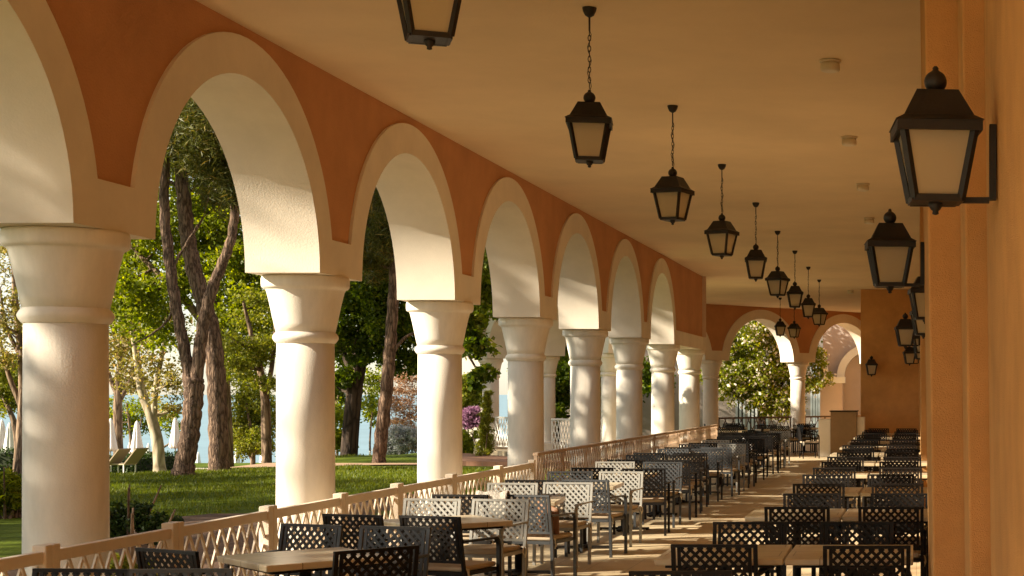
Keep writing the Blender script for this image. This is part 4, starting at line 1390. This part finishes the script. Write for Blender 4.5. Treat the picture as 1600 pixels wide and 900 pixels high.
# grass blades on the visible lawn
n = 150000
gx = rng.uniform(-27.5, -8.0, n)
gy = 23.5 + (rng.random(n) ** 0.8) * 33
px = CX + gx * F / gy
keep = (px > 120) & (px < 800) & ~((np.abs(gy - 44.5) < 1.35)) & ~((gx > -12.0) & (gy < 31)) & ~((gx > -18) & (gy > 41.5) & (gx + (gy - 42) * 0.6 > -15))
gx, gy = gx[keep], gy[keep]
n = len(gx)
gz = np.array([ground_z(a, b) for a, b in zip(gx, gy)])
hgt = rng.uniform(0.035, 0.09, n)
ang = rng.uniform(0, math.pi, n)
wd = rng.uniform(0.006, 0.012, n) * (0.6 + gy / 60)
V = np.empty((n, 3, 3))
V[:, 0] = np.stack([gx - wd * np.cos(ang), gy - wd * np.sin(ang), gz - 0.01], 1)
V[:, 1] = np.stack([gx + wd * np.cos(ang), gy + wd * np.sin(ang), gz - 0.01], 1)
V[:, 2] = np.stack([gx + rng.normal(size=n) * 0.03, gy + rng.normal(size=n) * 0.03, gz + hgt], 1)
me = bpy.data.meshes.new('grass')
me.vertices.add(3 * n)
me.vertices.foreach_set('co', V.reshape(-1))
me.loops.add(3 * n)
me.loops.foreach_set('vertex_index', np.arange(3 * n, dtype=np.int32))
me.polygons.add(n)
me.polygons.foreach_set('loop_start', np.arange(0, 3 * n, 3, dtype=np.int32))
me.polygons.foreach_set('loop_total', np.full(n, 3, dtype=np.int32))
me.update(calc_edges=True)
me.materials.append(L_GRASS)
tag(link('grass', me), kind='stuff')

# trees outside the view, on the sunny side: they shade the gallery as in the photograph
SUN = Vector((1.0, 0.40, -0.52))


def shade_tree(label, foot, clumps):
    st = [[(foot[0], foot[1], -0.4, 0.3), (foot[0] + 0.1, foot[1], 3, 0.24), (foot[0] - 0.2, foot[1] + 0.2, 7, 0.18), (foot[0], foot[1], 11, 0.08)]]
    tree('broadleaf_tree', label, st, clumps, L_DARK, BARK_BROWN, leaf=0.50, group='trees beside the viewer, out of view', twig=0.03)


def rowclumps(x, ylist, zlist, r, n, jit=1.0):
    out = []
    for y in ylist:
        for z in zlist:
            out.append((x + random.uniform(-2.5, 2.5), y + random.uniform(-jit, jit), z + random.uniform(-jit, jit) * 0.6, r * random.uniform(0.8, 1.2), n))
    return out


shade_tree('large leafy tree beside the viewer shading the nearest column', (-21, 1), rowclumps(-20, (0.3, 2.6, 5.0), (6.5, 8.5, 10.5, 12.5), 1.7, 650, 0.5) + rowclumps(-20.5, (-1.8, 0.2), (10.6, 12.2), 1.6, 700, 0.3))
shade_tree('leafy tree beside the viewer dappling the middle columns', (-20.5, 21), rowclumps(-20, (17, 19, 21, 23, 25.3), (6.3, 8.1), 1.5, 420, 0.7) + rowclumps(-20, (16.6, 23.3, 25.5), (10.2, 12.2), 1.5, 420, 0.5) + rowclumps(-21.5, (28, 30.5), (7, 9.5), 1.4, 230, 0.8))
shade_tree('tall leafy tree far left of the viewer over the dark lawn', (-33, 14), rowclumps(-32, (6, 10, 14, 17, 20, 23), (6, 8.2, 10.2, 12.5), 2.0, 560, 1.0))
shade_tree('leafy tree far left of the lawn streaking it with shade', (-36, 27), rowclumps(-36, (24.8, 31.5), (8.5,), 1.5, 420, 0.5) + rowclumps(-36, (22.3, 26.8, 29.5), (10.0,), 1.3, 700, 0.3))
shade_tree('tall leafy tree out of view at the left shading the side wing', (-33, 42), rowclumps(-33, (34.8, 37, 39.2, 41.6), (11.2, 13, 14.8, 16.4), 1.7, 620, 0.6))
shade_tree('tall leafy tree hidden behind the near arches shading the mauve house', (-36, 56), rowclumps(-36, (55.5, 58, 60.8), (14, 16.5, 19), 2.3, 560, 0.8))

# ------------------------------------------------------------------ far things: parasols, loungers
def parasol_proto():
    r = thing('closed_parasol', 'x', 'parasol', (0, 0, 0), 0, 'closed white parasols by the sea terrace')
    MB().lathe([(0.024, 0.05), (0.024, 2.55), (0.012, 2.62)], 10).build('pole', WOOD, r)
    MB().lathe([(0.28, 0.0), (0.28, 0.06), (0.06, 0.10), (0.05, 0.2)], 20).build('base', mat('grey concrete', (0.35, 0.34, 0.32), 0.9), r)
    # folded canopy with pleats
    vs, fs = [], []
    prof = [(0.02, 2.60), (0.07, 2.52), (0.11, 2.30), (0.15, 1.95), (0.205, 1.55), (0.255, 1.22), (0.27, 1.05), (0.22, 1.02)]
    nn = 32
    for i, (rr, z) in enumerate(prof):
        for k in range(nn):
            t = 2 * math.pi * k / nn
            q = rr * (1 + (0.16 if i > 1 else 0.03) * math.cos(8 * t))
            vs.append((q * math.cos(t), q * math.sin(t), z + (0.05 * math.cos(8 * t) if i >= 6 else 0)))
    for i in range(len(prof) - 1):
        for k in range(nn):
            fs.append((i * nn + k, i * nn + (k + 1) % nn, (i + 1) * nn + (k + 1) % nn, (i + 1) * nn + k))
    MB().add(vs, fs, True).build('canopy', WHITEC, r)
    return r


par = parasol_proto()
ptree = make_tree(par)
plist = [(3, 655, 70, 'white closed parasol at the very left edge of the photo'), (15, 660, 68, 'white closed parasol second from the left edge, beside the nearest column'), (173, 653, 74, 'white closed parasol just right of the nearest column behind the hedge'),
         (214, 657, 76, 'white closed parasol left of the pale forked trunk'), (203, 690, 118, 'small distant white parasol left of the pale forked trunk'), (232, 692, 122, 'small distant white parasol touching the pale forked trunk'),
         (274, 651, 78, 'white closed parasol between the pale trunk and the forked pine'), (245, 694, 120, 'small distant parasol hidden behind the pale trunk'), (310, 706, 125, 'tiny distant parasol between the two pine trunks'), (370, 696, 110, 'small white parasol right of the straight pine'), (411, 694, 112, 'small white parasol beside the slim brown trunk')]
for i, (x, y, Y, lb) in enumerate(plist):
    v = at(x, y, Y)
    loc = (v.x, v.y, v.z - 2.61)
    if i == 0:
        par.location = loc
        par['label'] = lb
    else:
        dup(ptree, loc, i * 0.7, lb, 'closed white parasols by the sea terrace')


# ground heights are matched to the parasols by low paved pads
def lounger_proto():
    r = thing('sun_lounger', 'x', 'sun lounger', (0, 0, 0), 0, 'sun loungers at the lawn edge')
    mb = MB()
    mb.box(-0.33, 0.33, 0.0, 1.3, 0.30, 0.35)
    mb.build('seat', mat('beige sling fabric', (0.45, 0.36, 0.24), 0.9), r)
    MB().bar((0, 0.0, 0.35), (0, -0.55, 0.95), 0.66, 0.045, up=(0, 1, 0.9)).build('backrest', mat('taupe sling fabric', (0.30, 0.23, 0.15), 0.9), r)
    for sx in (-0.3, 0.3):
        for y in (0.05, 1.2):
            MB().box(sx - .02, sx + .02, y - .02, y + .02, 0, 0.298).build('leg', WHITEP, r)
    return r


lo = lounger_proto()
lt = make_tree(lo)
for i, (x, y, Y, lb) in enumerate([(177, 739, 60, 'raised taupe sun lounger nearer the hedge'), (204, 738, 60, 'raised taupe sun lounger left of the pale trunk')]):
    v = at(x, y, Y)
    loc = (v.x, v.y, v.z)
    if i == 0:
        lo.location = loc
        lo.rotation_euler = (0, 0, R(75))
        lo['label'] = lb
    else:
        dup(lt, loc, R(75), lb, 'sun loungers at the lawn edge')

# low wall by the sea
sw = MB().box(-52, -26, 84.5, 84.9, -3.4, -2.35).build('sea_wall', CREAM)
tag(sw, 'low pale wall behind the parasols along the sea terrace', 'wall')

# small tan gate pillar and pale tower seen between third and fourth columns
v = at(744, 690, 80)
tw = thing('garden_pavilion', 'slim pale sunlit pavilion tower beyond the wing, between third and fourth columns', 'building', (v.x, 80, 0))
MB().box(-0.55, 0.55, -0.5, 0.5, -3.0, 4.2).build('wall', CREAM, tw)
MB().frustum(1.4, 4.2, 1.2, 4.4).build('cornice', CREAM, tw)
MB().frustum(1.1, 4.4, 0.1, 5.6).build('roof', mat('grey roof', (0.45, 0.45, 0.45), 0.8), tw)
gp = MB().box(-1.2, 0.4, -0.3, 0.3, -2.6, -0.9).build('garden_wall', CREAM)
gp.location = (at(735, 690, 70).x, 70, 0)
tag(gp, 'short cream garden wall below the purple shrub', 'wall')

# mauve house behind the end arcade
hs = thing('mauve_house', 'mauve rendered house with tall pale framed windows and arches behind the end arcade', 'building', (-6.0, 68, 0))
MB().box(-11, 9, 0, 6, -1, 10).build('wall', MAUVE, hs)


def house_window(x, w, z0, z1):
    f = MB()
    f.box(x - w / 2, x - w / 2 + .09, -.06, -.002, z0, z1).box(x + w / 2 - .09, x + w / 2, -.06, -.002, z0, z1)
    f.box(x - .045, x + .045, -.06, -.002, z0 + .1, z1 - .1)
    f.box(x - w / 2 + .091, x + w / 2 - .091, -.06, -.002, z1 - .1, z1).box(x - w / 2 + .091, x + w / 2 - .091, -.06, -.002, z0, z0 + .1)
    fo = f.build('window', PALEBLUE, hs)
    MB().box(x - w / 2 + .092, x + w / 2 - .092, -.03, -.0025, z0 + .101, z1 - .101).build('pane', WINGLASS, fo)


for px_ in (1157, 1176, 1193, 1272, 1284):
    house_window((px_ - CX) * 68 / F + 6.0, 0.42 if px_ < 1200 else 0.32, -0.6, 3.2)
# side porch with pale arches seen through the right end arch
pc = thing('mauve_porch', 'mauve porch with pale blue grey arches seen through the right end arch', 'building', (-3.9, 62.2, 0))
MB().box(0, 0.9, 0, 0.7, -0.5, 2.2).build('pier', MAUVE, pc)
MB().box(-0.06, 1.0, -0.06, 0.78, 2.2, 2.45).build('impost', PALEBLUE, pc)
MB().box(0.05, 3.2, 0.95, 1.3, -0.5, 7.0).build('wall', MAUVE, pc)


def rib(cx, z, r0, r1, y0, y1, a0, a1):
    vs, fs = [], []
    N = 24
    for i in range(N + 1):
        a = a0 + (a1 - a0) * i / N
        for r_, y_ in ((r0, y0), (r1, y0), (r1, y1), (r0, y1)):
            vs.append((cx + r_ * math.cos(a), y_, z + r_ * math.sin(a)))
    for i in range(N):
        for q in range(4):
            fs.append((i * 4 + q, i * 4 + (q + 1) % 4, (i + 1) * 4 + (q + 1) % 4, (i + 1) * 4 + q))
    fs += [(0, 1, 2, 3), (N * 4 + 3, N * 4 + 2, N * 4 + 1, N * 4)]
    return MB().add(vs, fs)


rib(2.0, 2.45, 1.05, 1.35, 0.5, 0.94, math.pi / 2, math.pi).build('arch', PALEBLUE, pc)
rib(-1.3, 2.45, 1.4, 1.62, 0.1, 0.6, 0, math.pi / 2).build('arch', PALEBLUE, pc)
MB().box(0.5, 1.6, 0.90, 0.948, -0.5, 0.5).build('dado', PALEBLUE, pc)

# ------------------------------------------------------------------ light
w = bpy.data.worlds.new('World')
scene.world = w
w.use_nodes = True
nt = w.node_tree
bg = nt.nodes['Background']
sky = nt.nodes.new('ShaderNodeTexSky')
sky.sky_type = 'NISHITA'
sky.sun_disc = False
el = math.atan2(0.52, math.hypot(1.0, 0.40))
sky.sun_elevation = el
sky.sun_rotation = math.atan2(-1.0, -0.40)
sky.air_density = 1.0
sky.dust_density = 0.3
sky.ozone_density = 5.0
hs = nt.nodes.new('ShaderNodeHueSaturation')
hs.inputs['Saturation'].default_value = 0.45
wb = nt.nodes.new('ShaderNodeMixRGB')
wb.blend_type = 'MULTIPLY'
wb.inputs['Fac'].default_value = 1.0
wb.inputs[2].default_value = (1.0, 0.90, 0.75, 1)
nt.links.new(sky.outputs['Color'], hs.inputs['Color'])
nt.links.new(hs.outputs['Color'], wb.inputs[1])
nt.links.new(wb.outputs['Color'], bg.inputs['Color'])
bg.inputs['Strength'].default_value = 0.09

ld = bpy.data.lights.new('Sun', 'SUN')
ld.energy = 4.8
ld.angle = R(0.6)
ld.color = (1.0, 0.87, 0.67)
sun = bpy.data.objects.new('Sun', ld)
COL.objects.link(sun)
sun.rotation_euler = SUN.to_track_quat('-Z', 'Y').to_euler()

# ------------------------------------------------------------------ camera
cd = bpy.data.cameras.new('Camera')
cd.sensor_width = 36
cd.lens = F / 1600 * 36
cd.shift_x = -(CX - 800) / 1600
cd.shift_y = (CY - 450) / 1600
cd.clip_end = 20000
cam = bpy.data.objects.new('Camera', cd)
COL.objects.link(cam)
cam.location = (0, 0, CAMZ)
cam.rotation_euler = (math.pi / 2, 0, 0)
scene.camera = cam

scene.view_settings.view_transform = 'Standard'
scene.view_settings.look = 'None'
scene.view_settings.exposure = 1.55
scene.view_settings.gamma = 1.0
scene.render.engine = 'CYCLES'
scene.cycles.max_bounces = 10
scene.cycles.diffuse_bounces = 7
scene.cycles.use_denoising = True
try:
    scene.cycles.denoiser = 'OPENIMAGEDENOISE'
except Exception:
    pass
scene.cycles.caustics_reflective = False
scene.cycles.caustics_refractive = False
scene.cycles.sample_clamp_indirect = 8
